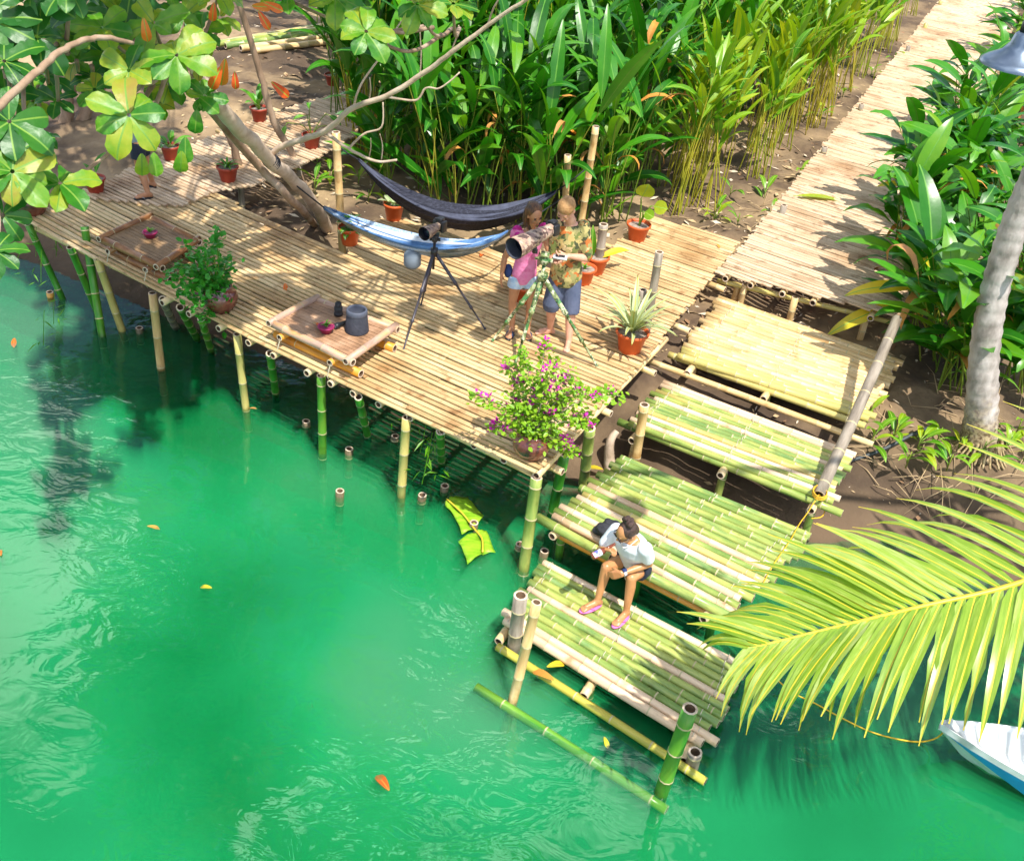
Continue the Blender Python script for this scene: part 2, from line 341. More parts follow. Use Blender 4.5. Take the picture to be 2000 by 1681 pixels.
def leaf_mesh(name, L, W, mats, shape='lance', droop=.25, fold=.25, seg=8, rib=True, petiole=0.0, wave=0.0, torn=False, bend0=0.0):
    """blade along +X, upper face +Z"""
    g = G(); v = []; f = []; mi = []
    fr = (-1, -.5, -.045, .045, .5, 1) if rib else (-1, 0, 1)
    x = y = 0.0; ang = bend0; st = L / seg; ctr = [(0.0, 0.0)]
    for i in range(seg):
        ang -= droop * (i + .5) / seg * 2 / seg * 3.0; x += st * math.cos(ang); y += st * math.sin(ang); ctr.append((x, y))
    for i in range(seg + 1):
        t = i / seg
        if shape == 'lance': wd = (math.sin(math.pi * min(1, t * .96 + .03)) ** .75) * (1 - .25 * t)
        elif shape == 'obov': wd = (t ** .62) * (1 - t ** 7) * 1.05 + .10 * (1 - t)
        elif shape == 'round': wd = math.sqrt(max(0, 1 - (2 * t - 1) ** 2)) + .02
        elif shape == 'strap': wd = min(1, t * 8 + .35) * (1 - t ** 3)
        elif shape == 'heart': wd = (math.sin(math.pi * min(1, .22 + t * .78)) ** .8)
        wd = max(wd, .02) * W / 2
        for q in fr:
            ww = wd if abs(q) > .06 else max(.0035, W * .03)
            if torn and abs(q) == 1 and i in (seg // 2, seg - 2): ww *= U(.35, .6)
            yy = (ww * q if abs(q) > .06 else ww * (1 if q > 0 else -1))
            zz = abs(yy) * fold + (wave * W * math.sin(i * 2.3 + q * 3) if abs(q) == 1 else 0) - (0.15 * abs(q) ** 2 * wd * fold)
            v.append((ctr[i][0] + petiole, yy, ctr[i][1] + zz))
    k = len(fr)
    for i in range(seg):
        for j in range(k - 1):
            f.append((i * k + j, (i + 1) * k + j, (i + 1) * k + j + 1, i * k + j + 1)); mi.append(1 if (rib and j == 2) else 0)
    g.add(v, f, mi)
    if petiole: g.tube([(0, 0, -.01), (petiole * .5, 0, -.004), (petiole, 0, 0)], [.006, .005, .004], 5, 1 if rib else 0)
    return g.mesh(name, mats)

# ---------------------------------------------------------------- terrain and water
SH = [Vector((-40, 27)), P(-150, 470, WZ).xy, P(45, 508, WZ).xy, P(1135, 945, WZ).xy, P(1240, 1010, WZ).xy, P(1590, 1062, WZ).xy, P(1730, 1060, WZ).xy, P(2050, 1170, WZ).xy, Vector((22, 4)), Vector((60, -6))]
def sdist(x, y):
    """signed distance of many points from the shore, positive inland"""
    best = np.full(x.shape, 1e9); sg = np.ones(x.shape)
    for a, b in zip(SH[:-1], SH[1:]):
        dx, dy = b.x - a.x, b.y - a.y; t = np.clip(((x - a.x) * dx + (y - a.y) * dy) / (dx * dx + dy * dy), 0, 1)
        ex, ey = x - a.x - t * dx, y - a.y - t * dy; d = np.hypot(ex, ey); c = dx * ey - dy * ex
        m = d < best; best = np.where(m, d, best); sg = np.where(m, np.sign(c), sg)
    return best * sg
_pn = np.random.RandomState(3).rand(64, 64)
def vnoise(x, y):
    xi = np.floor(x).astype(int); yi = np.floor(y).astype(int); fx = x - xi; fy = y - yi; fx = fx * fx * (3 - 2 * fx); fy = fy * fy * (3 - 2 * fy)
    g = lambda a, b: _pn[a % 64, b % 64]
    return (g(xi, yi) * (1 - fx) + g(xi + 1, yi) * fx) * (1 - fy) + (g(xi, yi + 1) * (1 - fx) + g(xi + 1, yi + 1) * fx) * fy
def gz_arr(x, y):
    d = sdist(x, y)
    z = WZ + np.where(d < 0, np.maximum(d * .34 - .03, -2.4), np.minimum(d * .42, .62 + .05 * np.minimum(np.maximum(d - 1.5, 0), 4)))
    n = (vnoise(x * 1.1, y * 1.1) - .5) * .12 + (vnoise(x * 3.3 + 9, y * 3.3) - .5) * .07 + (vnoise(x * 8 + 4, y * 8) - .5) * .06
    return z + n * np.where(d < 0, .25, np.clip(.25 + d, .25, 1))
def gz(x, y): return float(gz_arr(np.array([x]), np.array([y]))[0])
def ground_at(px, py):
    z = -.4
    for _ in range(6): p = P(px, py, z); z = gz(p.x, p.y)
    return P(px, py, z)
xs = np.unique(np.concatenate([np.linspace(-60, -9, 18), np.arange(-9, 9, .09), np.linspace(9, 80, 40)]))
ys = np.unique(np.concatenate([np.linspace(-30, 6, 14), np.arange(6, 20, .09), np.arange(20, 36, .4), np.linspace(36, 140, 20)]))
X, Y = np.meshgrid(xs, ys); Z = gz_arr(X, Y)
nx, ny = len(xs), len(ys)
idx = np.arange(nx * ny).reshape(ny, nx)
quads = np.stack([idx[:-1, :-1], idx[:-1, 1:], idx[1:, 1:], idx[1:, :-1]], -1).reshape(-1, 4)
me = bpy.data.meshes.new('ground'); me.from_pydata(np.stack([X, Y, Z], -1).reshape(-1, 3).tolist(), [], quads.tolist()); me.polygons.foreach_set('use_smooth', [True] * len(quads))
gm = mat('mud_ground', [(.035, .022, .014), (.10, .065, .04), (.26, .18, .10), (.42, .30, .17)], .9, .55, bump=1.0, bscale=11)
# near the water the bank is wet and dark: mix by height
t = gm.node_tree; N = t.nodes; L = t.links; b = N['Principled BSDF']
geo = N.new('ShaderNodeNewGeometry'); spx = N.new('ShaderNodeSeparateXYZ'); L.new(geo.outputs['Position'], spx.inputs[0])
mr = N.new('ShaderNodeMapRange'); mr.inputs['From Min'].default_value = WZ; mr.inputs['From Max'].default_value = WZ + .75; L.new(spx.outputs['Z'], mr.inputs['Value'])
mud = N.new('ShaderNodeTexNoise'); mud.inputs['Scale'].default_value = 7; mud.inputs['Detail'].default_value = 6
mc = N.new('ShaderNodeValToRGB'); mc.color_ramp.elements[0].color = (.022, .014, .009, 1); mc.color_ramp.elements[1].color = (.13, .085, .05, 1); mc.color_ramp.elements[0].position = .35; mc.color_ramp.elements[1].position = .7
L.new(mud.outputs['Fac'], mc.inputs['Fac'])
mm = N.new('ShaderNodeMix'); mm.data_type = 'RGBA'; src = b.inputs['Base Color'].links[0].from_socket
L.new(mr.outputs[0], mm.inputs[0]); L.new(mc.outputs[0], mm.inputs[6]); L.new(src, mm.inputs[7]); L.new(mm.outputs[2], b.inputs['Base Color'])
me.materials.append(gm)
tag(put('ground', me), kind='structure')

def water_mat(name, turb, top=False, col=((.004, .25, .065), (.016, .42, .14), (.12, .42, .21))):
    m = bpy.data.materials.new(name); m.use_nodes = True; t = m.node_tree; N = t.nodes; L = t.links
    N.remove(N['Principled BSDF']); out = N['Material Output']
    tc = N.new('ShaderNodeTexCoord'); nz = N.new('ShaderNodeTexNoise'); nz.inputs['Scale'].default_value = .30; nz.inputs['Detail'].default_value = 4
    L.new(tc.outputs['Object'], nz.inputs['Vector'])
    cr = N.new('ShaderNodeValToRGB'); cr.color_ramp.elements.new(.5)
    for e, p, c in zip(cr.color_ramp.elements, (.3, .5, .7), col): e.position = p; e.color = (*c, 1)
    L.new(nz.outputs['Fac'], cr.inputs['Fac'])
    df = N.new('ShaderNodeBsdfDiffuse'); L.new(cr.outputs[0], df.inputs['Color'])
    tr = N.new('ShaderNodeBsdfTransparent'); mx = N.new('ShaderNodeMixShader'); mx.inputs[0].default_value = turb
    L.new(tr.outputs[0], mx.inputs[1]); L.new(df.outputs[0], mx.inputs[2])
    if top:
        gl = N.new('ShaderNodeBsdfGlossy'); gl.inputs['Roughness'].default_value = .02
        fr = N.new('ShaderNodeFresnel'); fr.inputs['IOR'].default_value = 1.55
        n1 = N.new('ShaderNodeTexNoise'); n1.inputs['Scale'].default_value = 2.4; n1.inputs['Detail'].default_value = 3; n1.inputs['Roughness'].default_value = .5; n1.inputs['Distortion'].default_value = .6
        mp = N.new('ShaderNodeMapping'); mp.inputs['Scale'].default_value = (1, 1.6, 1); mp.inputs['Rotation'].default_value = (0, 0, .5)
        L.new(tc.outputs['Object'], mp.inputs[0]); L.new(mp.outputs[0], n1.inputs['Vector'])
        bp = N.new('ShaderNodeBump'); bp.inputs['Distance'].default_value = .2; rn = N.new('ShaderNodeTexNoise'); rn.inputs['Scale'].default_value = .35; L.new(tc.outputs['Object'], rn.inputs['Vector']); rm = N.new('ShaderNodeMapRange'); rm.inputs['From Min'].default_value = .42; rm.inputs['From Max'].default_value = .66; rm.inputs['To Min'].default_value = .025; rm.inputs['To Max'].default_value = .13; L.new(rn.outputs['Fac'], rm.inputs['Value']); L.new(rm.outputs[0], bp.inputs['Strength']); L.new(n1.outputs['Fac'], bp.inputs['Height'])
        L.new(bp.outputs[0], gl.inputs['Normal']); L.new(bp.outputs[0], fr.inputs['Normal'])
        m2 = N.new('ShaderNodeMixShader'); L.new(fr.outputs[0], m2.inputs[0]); L.new(mx.outputs[0], m2.inputs[1]); L.new(gl.outputs[0], m2.inputs[2])
        L.new(m2.outputs[0], out.inputs['Surface'])
    else: L.new(mx.outputs[0], out.inputs['Surface'])
    return m
g = G(); layers = [(0, .13), (-.06, .15), (-.13, .19), (-.23, .26), (-.36, .36), (-.52, .5), (-.72, .7), (-1.0, 1.0)]
for i, (dz, tb) in enumerate(layers):
    g.add([(-60, -30, WZ + dz), (80, -30, WZ + dz), (80, 40, WZ + dz), (-60, 40, WZ + dz)], [(0, 1, 2, 3)], i)
tag(g.obj('water', [water_mat('water_surface' if i == 0 else 'murky_water', tb, i == 0) for i, (dz, tb) in enumerate(layers)], smooth=False), kind='structure')

# ---------------------------------------------------------------- decks of split bamboo
def slat_meshes(matl, n=4):
    out = []
    for q in range(n):
        g = G(); W2 = .5; v = []; f = []; seg = 5
        cs = [(-.5, -.1), (-.30, .5), (.0, .72), (.30, .5), (.5, -.1), (.5, -.9), (-.5, -.9)]
        for i in range(seg + 1):
            dy = U(-.06, .06) if 0 < i < seg else 0; dz = U(-.25, .25)
            for (a, b) in cs: v.append((i / seg, a + dy, b + dz))
        k = len(cs)
        for i in range(seg):
            for j in range(k): f.append((i * k + j, i * k + (j + 1) % k, (i + 1) * k + (j + 1) % k, (i + 1) * k + j))
        f.append(tuple(range(k))[::1]); f.append(tuple(range(seg * k, seg * k + k))[::-1])
        f = [tuple(reversed(q)) for q in f]
        g.add(v, f, 0); out.append(g.mesh('slat', [matl], smooth=False))
    return out
def clip_rows(poly, d, pitch):
    n = Vector((-d.y, d.x, 0)); s0 = min(p.dot(n) for p in poly); s1 = max(p.dot(n) for p in poly); s = s0 + pitch * .45
    while s < s1:
        hit = []
        for a, b in zip(poly, poly[1:] + poly[:1]):
            da, db = a.dot(n) - s, b.dot(n) - s
            if (da < 0) != (db < 0): q = a + (b - a) * (da / (da - db)); hit.append(q.dot(d))
        hit.sort()
        for i in range(0, len(hit) - 1, 2): yield s, hit[i], hit[i + 1], n
        s += pitch
def deck_rows(root, poly, z, meshes, pitch=.074, maxlen=2.4, warp=None, d=A_DIR, wfac=.765, cap=295, th=.016, hi=0.004):
    cnt = 0; rest = G()
    rows = [(r, math.hypot(*(r[3] * r[0] + d * (r[1] + r[2]) / 2).xy)) for r in clip_rows(poly, d, pitch)]
    rows.sort(key=lambda t: t[1])
    for (s, a, b, n), _ in rows:
        a += U(-.03, .03); b += U(-.03, .03); L = b - a
        if L < .1: continue
        k = max(1, math.ceil(L / maxlen)); cuts = [a] + [a + L * (i + U(-.22, .22)) / k for i in range(1, k)] + [b]
        for c0, c1 in zip(cuts, cuts[1:]):
            p0 = d * c0 + n * s; p1 = d * (c1 - .006) + n * s; p0.z = p1.z = z
            if warp: p0 += n * warp(c0); p1 += n * warp(c1)
            jz = U(-hi, hi); p0 = p0 + Vector((0, 0, jz)); p1 = p1 + Vector((0, 0, jz + U(-hi, hi) * .6))
            p0 += n * U(-.005, .005); p1 += n * U(-.005, .005)
            Mx = frame(p0, p1 - p0, s=((p1 - p0).length, pitch * wfac * U(.84, 1.05), th))
            if cnt < cap: put('slat', rng.choice(meshes), root, Mx); cnt += 1
            else:
                mm = rng.choice(meshes)
                rest.add([Mx @ v.co for v in mm.vertices], [tuple(p.vertices) for p in mm.polygons], 0)
    if rest.v: o = rest.obj('slat', meshes[0].materials[0], root, smooth=False); o['kind'] = 'stuff'
    return cnt
SL1 = slat_meshes(SLAT); SL2 = slat_meshes(SLAT2)
PX = lambda L, z=0: [P(x, y, z) for x, y in L]

deck_px = [(40, 425), (1050, 925), (1265, 700), (1450, 470), (1262, 412), (1146, 545), (960, 478), (789, 416), (735, 428), (690, 492), (420, 372), (300, 330), (190, 360)]
poly = PX(deck_px)
deck = thing('bamboo_deck', P(600, 560), 'long golden split bamboo deck on green stilts over the water', 'deck')
fl, fr_ = poly[0].dot(A_DIR), poly[1].dot(A_DIR)
bul = lambda c: -.11 * max(0, 1 - ((c - (fl + fr_) / 2) / ((fr_ - fl) / 2)) ** 2)
deck_rows(deck, poly, 0, SL1, .076, 2.3, bul)
for x, y in [(320, 590), (372, 612), (430, 640), (488, 668), (536, 693), (602, 727), (648, 748), (692, 767), (742, 788), (803, 814), (866, 840), (928, 868), (986, 896), (1050, 926)]:
    a = P(x, y, -.075); culm('joist', a - B_DIR * .03, a + B_DIR * (2.3 if x < 960 else 3.2), .042, CULM, deck, sp=.4)
for x, y in [(1079, 912), (1175, 800), (1262, 722), (1330, 640), (1400, 560)]:                       # joists along the right edge
    a = P(x, y, -.16); culm('joist', a + A_DIR * .12, a - A_DIR * 2.2, .04, CULM, deck, sp=.4)
culm('edge_beam', P(42, 432, -.16), P(1045, 928, -.16), .035, CULM, deck)
def post(root, top, bot, r, matl, zt=-.08, zb=WZ, ext=1.2):
    a = P(*top, zt); b = P(*bot, zb); d = (b - a).normalized(); return culm('post', a, b + d * ext, r, matl, root, sp=.36)
for top, bot, r, m_ in [((55, 438), (122, 583), .045, CULMD), ((137, 482), (190, 610), .05, CULMD), ((165, 442), (200, 655), .05, CULMD), ((190, 505), (238, 645), .05, CULMY),
                        ((298, 572), (315, 722), .05, CULM), ((318, 585), (345, 640), .05, CULMGREY), ((352, 600), (385, 660), .05, CULMD), ((393, 622), (412, 685), .045, CULMD),
                        ((463, 652), (482, 797), .045, CULMY), ((527, 690), (537, 770), .045, CULMD), ((627, 733), (628, 883), .048, CULMD), ((700, 775), (716, 850), .045, CULMD),
                        ((794, 815), (785, 968), .048, CULMY), ((860, 842), (864, 905), .045, CULMD), ((1048, 932), (1024, 1110), .058, CULMG), ((1103, 885), (1078, 1005), .055, CULMD), ((1152, 835), (1138, 945), .06, CULMG)]:
    post(deck, top, bot, r, m_, .16 if top == (165, 442) else -.09)
# posts that rise through the deck
def stake(name, foot, head, r, matl, label, z0=-.5, **k):
    b = P(*foot, 0); h = V(b, *head); d = (h - b).normalized()
    t_ = thing(name, b, label, 'bamboo post', **k); culm('culm', h, b + d * z0, r, matl, t_, sp=.3); return t_, h
_, hook_post = stake('bamboo_post', (1134, 445), (1164, 247), .05, CULM, 'tallest bamboo post, rising out of the leaves just right of the man')
_, hook_post2 = stake('bamboo_post', (1102, 432), (1109, 303), .05, CULM, 'bamboo post directly behind the head of the man in camouflage')
_, left_post = stake('bamboo_post', (666, 440), (656, 258), .055, CULM, 'tan bamboo post beside the bare branch, left end of the black hammock')
stake('bamboo_post', (1168, 530), (1179, 438), .06, CULMGREY, 'short grey bamboo post behind the two red pots near the man')
stake('bamboo_post', (1262, 650), (1288, 492), .05, CULMGREY, 'bamboo post with a green lower band behind the striped dracaena pot')
stake('bamboo_post', (1250, 640), (1256, 566), .045, CULMGREY, 'low cut bamboo post hidden among the striped dracaena leaves')

walk = thing('bamboo_walkway', P(520, 280), 'weathered bamboo walkway leading back from the left end of the deck', 'walkway')
wp = PX([(165, 388), (350, 404), (425, 373), (480, 366), (545, 345), (620, 308), (700, 262), (690, 172), (560, 212), (480, 240), (330, 300), (240, 335)], .03)
deck_rows(walk, wp, .03, SL2, .074, 2.4)
for x, y in [(470, 360), (585, 318), (680, 268)]:
    a = P(x, y, -.07); culm('joist', a + B_DIR * .1, a - A_DIR * 1.8, .04, CULM, walk); culm('post', a, (a.x, a.y, -1.3), .045, CULMGREY, walk)

board = thing('bamboo_boardwalk', P(1600, 300), 'pale sunlit bamboo boardwalk running up to the top right', 'boardwalk')
bp_ = PX([(1395, 533), (1458, 470), (1838, -2), (1870, -40), (2040, -40), (1992, 20), (1762, 622)], 0)
deck_rows(board, bp_, .012, SL2, .078, 2.9, cap=250)
for x, y in [(1416, 545), (1465, 558), (1527, 575), (1587, 592), (1700, 622)]:
    a = P(x, y, -.07); culm('joist', a, a + B_DIR * 3, .045, CULM, board)
a = P(1398, 541, -.05); b_ = P(1760, 628, -.05); culm('edge_beam', a - Vector((0, 0, .09)) + B_DIR * .1, b_ - Vector((0, 0, .09)) + B_DIR * .1, .035, CULMY, board)
for x, y in [(1440, 553), (1452, 560), (1550, 585), (1690, 620)]:
    a = P(x, y, -.1) + B_DIR * .08; culm('post', a, (a.x + U(-.04, .04), a.y, -1.2), .045, CULM, board)
for x, y in [(1528, 415), (1608, 300), (1680, 215), (1772, 100), (1806, 55), (1835, 10)]:
    a = P(x, y, .02); culm('post', a + Vector((0, 0, .12)), (a.x, a.y, -.8), .05, rng.choice([CULMGREY, CULMY]), board)

# ---------------------------------------------------------------- four steps of whole culms
def step(label, corners, z, ncul, matl_pick, front, joists, r=.043):
    c = PX(corners, z); ctr = sum(c, Vector()) / 4; t_ = thing('bamboo_step', ctr, label, 'step', 'bamboo steps down to the water')
    for i in range(ncul):
        u = (i + .5) / ncul
        a = c[0].lerp(c[3], u); b = c[1].lerp(c[2], u); d = (b - a).normalized()
        a = a + d * U(-.05, .05) - Vector((0, 0, r)); b = b + d * U(-.07, .05) - Vector((0, 0, r)); dz = Vector((0, 0, U(-.006, .006)))
        wdt = ((c[0] - c[3]).length + (c[1] - c[2]).length) / ncul * .25
        if rng.random() < .5: a, b = b, a
        culm('culm', a + dz, b + dz, min(wdt * 1.0, r * 1.2) * U(.95, 1.04), matl_pick(i), t_, sp=.33, taper=.97)
    for (p0, p1, zz, rr, mm_) in front: culm('edge_pole', P(*p0, zz), P(*p1, zz), rr, mm_, t_, sp=.4)
    n_in = (c[0] + c[1] - c[2] - c[3]).normalized()
    for u in joists:
        a = c[3].lerp(c[2], u) - n_in * .14; b = c[0].lerp(c[1], u) + n_in * .06
        a.z = b.z = z - 2 * r - .045; culm('joist', a, b, .045, CULM, t_)
        for q in (.12, .9):
            p_ = a.lerp(b, q); culm('post', p_ - Vector((0, 0, .03)), Vector((p_.x + U(-.05, .05), p_.y, min(-1.6, z - .8))), .043, rng.choice([CULMD, CULM, CULMG]), t_)
    for u in joists:                                            # twine lashings over the joists
        for i in range(ncul):
            w_ = (i + .5) / ncul; pa = c[0].lerp(c[3], w_).lerp(c[1].lerp(c[2], w_), u + U(-.01, .01)); h = (c[3] - c[0]) / ncul * .5; g = G()
            g.tube([pa - h * .9 + Vector((0, 0, -r * .75)), pa - h * .45 + Vector((0, 0, .002)), pa + h * .45 + Vector((0, 0, .002)), pa + h * .9 + Vector((0, 0, -r * .75))], .0038, 4); g.obj('lashing', TWINE, t_)
    return t_
tan = lambda i: CULM
mix1 = lambda i: CULMY if i > 16 else CULM
mixg = lambda p: (lambda i: CULMG if rng.random() < p else (CULMY if rng.random() < .12 else CULMC))
Z1, Z2, Z3, Z4 = -.22, -.43, -.64, -.97
step('top bamboo step, mostly tan culms, just below the boardwalk', [(1410, 575), (1762, 700), (1700, 815), (1318, 690)], Z1, 20, mix1,
     [((1306, 692), (1690, 832), Z1 - .1, .042, CULMY), ((1268, 705), (1705, 868), Z1 - .16, .038, CULM)], [.1, .5, .93])
step('second bamboo step of yellow green culms beside the leaning grey pole', [(1303, 740), (1670, 878), (1632, 978), (1224, 822)], Z2, 14, mixg(.62),
     [((1208, 823), (1645, 1003), Z2 - .1, .045, CULMG)], [.06, .5, .92])
step('third bamboo step where the woman with the bottle sits', [(1215, 885), (1598, 1042), (1432, 1195), (1078, 1005)], Z3, 17, mixg(.66),
     [((1050, 1010), (1192, 1088), Z3 - .045, .05, CULMG), ((1255, 1118), (1440, 1212), Z3 - .045, .05, CULMG), ((1085, 1040), (1420, 1215), Z3 - .2, .04, CULMO)], [.06, .5, .9])
step('lowest green bamboo step standing in the water at the bottom', [(1070, 1090), (1455, 1288), (1385, 1462), (975, 1205)], Z4, 12, mixg(.72),
     [((972, 1262), (1378, 1526), WZ + .05, .04, POLEY)], [.04, .47, .93], r=.046)

def pole(name, a, b, r, matl, label, cat='bamboo pole', group=None, **k):
    t_ = thing(name, a, label, cat, group); culm('culm', a, b, r, matl, t_, **k); return t_
pole('leaning_pole', P(1600, 965, Z2 + .03), P(1752, 622, .55), .062, CULMGREY, 'long grey bamboo handrail pole leaning along the right end of the steps', sp=.42)
a = P(1003, 1265, WZ); h = V(a, 1017, 1162); t_ = pole('bamboo_post', h, a - Vector((0, 0, .7)), .066, CULMGREY, 'thick grey bamboo post at the left corner of the lowest step', 'bamboo post')
a = P(1000, 1365, WZ); h = V(a, 1047, 1196) + Vector((0, .12, 0)); pole('bamboo_post', h, a + (a - h) * .8, .045, CULM, 'tan bamboo stake leaning over the left corner of the lowest step', 'bamboo post')
a = P(1292, 1545, WZ); h = V(a, 1348, 1383); pole('bamboo_post', h, a + (a - h) * .8, .062, CULMD, 'bright green bamboo post lashed to the front right of the lowest step', 'bamboo post')
a = P(1357, 1500, WZ); h = V(a, 1358, 1468); pole('bamboo_post', h, a - Vector((0, 0, .8)), .06, CULMGREY, 'short hollow bamboo post beside the bright green lashed post', 'bamboo post')
a = P(1245, 890, -.75); h = V(a, 1259, 790); pole('bamboo_post', h, a - Vector((0, 0, .4)), .055, CULM, 'tan bamboo post standing at the left end of the second step', 'bamboo post')
pole('sunken_pole', P(930, 1342, WZ - .03), P(1302, 1582, WZ - .05), .045, POLEG, 'long green bamboo pole lying sunk just under the water', sp=.5)
ST = [((598, 822), 'dark bamboo stump beside the bright green deck stilt'), ((682, 876), 'stump in the water between two stilts under the deck edge'), ((772, 851), 'dark hollow stump in the shade under the deck edge'),
      ((825, 966), 'left stump of the pair just above the banana leaf'), ((869, 948), 'right stump of the pair just above the banana leaf'), ((926, 1020), 'bamboo stump poking through the floating banana leaf'),
      ((1016, 1062), 'small stump touching the corner stilt of the deck'), ((1064, 1075), 'hollow stump between the corner stilt and the lowest step'), ((272, 640), 'stump in the dark water left of the orange stilt'),
      ((664, 958), 'tan cut stump barely breaking the surface'), ((97, 570), 'cut orange stump end at the muddy left bank')]
for (q, lb) in ST:
    a = P(*q, WZ + .07); pole('bamboo_stump', a, a - Vector((.05, -.05, 1.1)), .047, STUMP if q[0] != 97 else CULMO, lb, 'stump', 'cut bamboo stumps in the water')
# driftwood root by the steps
t_ = thing('driftwood', P(1185, 900, -.95), 'gnarled pale driftwood stump on the mud by the third step', 'driftwood'); g = G()
g.tube(smooth_path([P(1195, 930, -1.1), P(1190, 895, -.9), P(1192, 862, -.7), P(1205, 842, -.6)]), lerp_list([.09, .06, .05, .035], 19), 8); g.obj('wood', BARKL, t_)
# ---------------------------------------------------------------- low bamboo tables
def table(label, corners, zt, pole_d, mat_m, base_m, topz):
    c = PX(corners, zt); ctr = sum(c, Vector()) / 4; ctr.z = 0
    t_ = thing('bamboo_table', ctr, label, 'low table')
    r = .047; u = (c[1] - c[0]).normalized(); v = (c[3] - c[0]).normalized()      # c: back-left, back-right, front-right, front-left
    for a, b, d in ((c[0], c[1], u), (c[3], c[2], u)): culm('frame_pole', a - d * .02 + Vector((0, 0, -.01)), b + d * .05 + Vector((0, 0, -.01)), r, pole_d[0], t_, sp=.5)
    for a, b, d in ((c[0], c[3], v), (c[1], c[2], v)): culm('frame_pole', a - d * .04 + Vector((0, 0, .012)), b + d * .06 + Vector((0, 0, .012)), r * .9, pole_d[1], t_, sp=.5)
    g = G(); n = 14                                              # the woven top as strips laid side by side
    for i in range(n):
        a = c[0].lerp(c[3], (i + .06) / n); b = c[1].lerp(c[2], (i + .06) / n); e = c[1].lerp(c[2], (i + .94) / n); f_ = c[0].lerp(c[3], (i + .94) / n); z = Vector((0, 0, topz - zt + U(-.002, .002)))
        g.add([a + z, b + z, e + z, f_ + z, a + z - Vector((0, 0, .012)), b + z - Vector((0, 0, .012)), e + z - Vector((0, 0, .012)), f_ + z - Vector((0, 0, .012))],
              [(3, 2, 1, 0), (0, 1, 5, 4), (1, 2, 6, 5), (2, 3, 7, 6), (3, 0, 4, 7)])
    o = g.obj('woven_top', mat_m, t_, smooth=False); o['kind'] = 'stuff'
    zb = .055
    for q in (.12, .88):
        a = c[0].lerp(c[3], q); b = c[1].lerp(c[2], q); a.z = b.z = zb; culm('base_pole', a - u * .03, b + u * .08, .052, base_m, t_, sp=.5)
    for q in (.14, .8):
        a = c[0].lerp(c[1], q); b = c[3].lerp(c[2], q); a.z = b.z = zb + .085; culm('base_pole', a, b + v * .06, .042, base_m, t_, sp=.5)
    for q in (.14, .8):
        p_ = c[3].lerp(c[2], q); p_.z = zb; g = G(); g.tube([p_ + Vector((0, 0, .16)), p_ + v * .05 + Vector((0, 0, .06)), p_ + v * .10 - Vector((0, 0, .06)), p_ + v * .06 - Vector((0, 0, .14))], .006, 5); g.obj('lashing', TWINE, t_)
    return t_, c
TB2, tc2 = table('orange brown bamboo table with a worn woven top holding black camera gear', [(617, 585), (770, 640), (682, 704), (532, 630)], .24, (TPOLE_G, TPOLE_G), MAT_T, CULMO, .25)
TB1, tc1 = table('dark brown low bamboo table beside the leafy jar, one small plant on it', [(292, 424), (384, 470), (312, 520), (200, 466)], .24, (TPOLE_D, TPOLE_D), MAT_T1, TPOLE_D, .25)
def small(name, px, z, label, cat, group=None):
    p = P(*px, z); return thing(name, p, label, cat, group), p
tz = .252
t_, p = small('lens_case', (697, 645), tz, 'charcoal cylindrical lens hood standing open on the orange table', 'lens hood')
g = G(); g.lathe([(0, 0), (.128, 0), (.13, .01), (.118, .12), (.112, .20)], 24, 0, p); g.obj('body', GREYC, t_)
g = G(); g.lathe([(.112, .20), (.116, .205), (.112, .25), (.104, .262), (.094, .262), (.090, .24), (.090, .03), (0, .03)], 24, 0, p); g.obj('collar', flat('hood_grey', (.075, .085, .12), .6), t_)
t_, p = small('camera_lens', (661, 615), tz, 'black camera lens standing upright at the back of the orange table', 'lens')
g = G(); g.lathe([(0, 0), (.05, 0), (.05, .03), (.044, .035), (.044, .06)], 18, 0, p); g.obj('mount', BLACK, t_)
g = G(); g.lathe([(.044, .06), (.046, .065), (.046, .10), (.038, .105)], 18, 0, p); g.obj('focus_ring', flat('rubber', (.035, .04, .045), .8), t_)
g = G(); g.lathe([(.038, .105), (.036, .15), (.030, .155), (.026, .145), (0, .145)], 18, 0, p); g.obj('front', BLACK, t_)
t_, p = small('flashlight', (666, 633), tz + .03, 'black flashlight lying beside the charcoal lens hood', 'flashlight')
d = (P(680, 627, tz + .03) - P(655, 637, tz + .03)).normalized(); g = G(); g.tube([p - d * .09, p - d * .03, p - d * .02, p + d * .09], [.033, .033, .024, .022], 14); g.obj('barrel', BLACK, t_)
g = G(); g.tube([p - d * .092, p - d * .091], [.026, .026], 14); g.obj('lens', STEEL, t_)
LM_SUC = leaf_mesh('leaf', .09, .03, [LEAF_P, RIB], 'strap', .35, .3, 4, bend0=.4)
LM_SUCR = leaf_mesh('leaf', .09, .035, [LEAF_RED, RIB], 'strap', .35, .3, 4, bend0=.4)
def rosette(root, p, mesh, n, e0, e1, s0=.8, s1=1.2, up=Vector((0, 0, 1))):
    for i in range(n):
        a = i * 2.399 + U(-.2, .2); e = U(e0, e1); d = Vector((math.cos(a) * math.cos(e), math.sin(a) * math.cos(e), math.sin(e)))
        put('leaf', mesh if not isinstance(mesh, list) else rng.choice(mesh), root, frame(p, d, s=U(s0, s1), roll=U(-.3, .3)))
POTM = {}
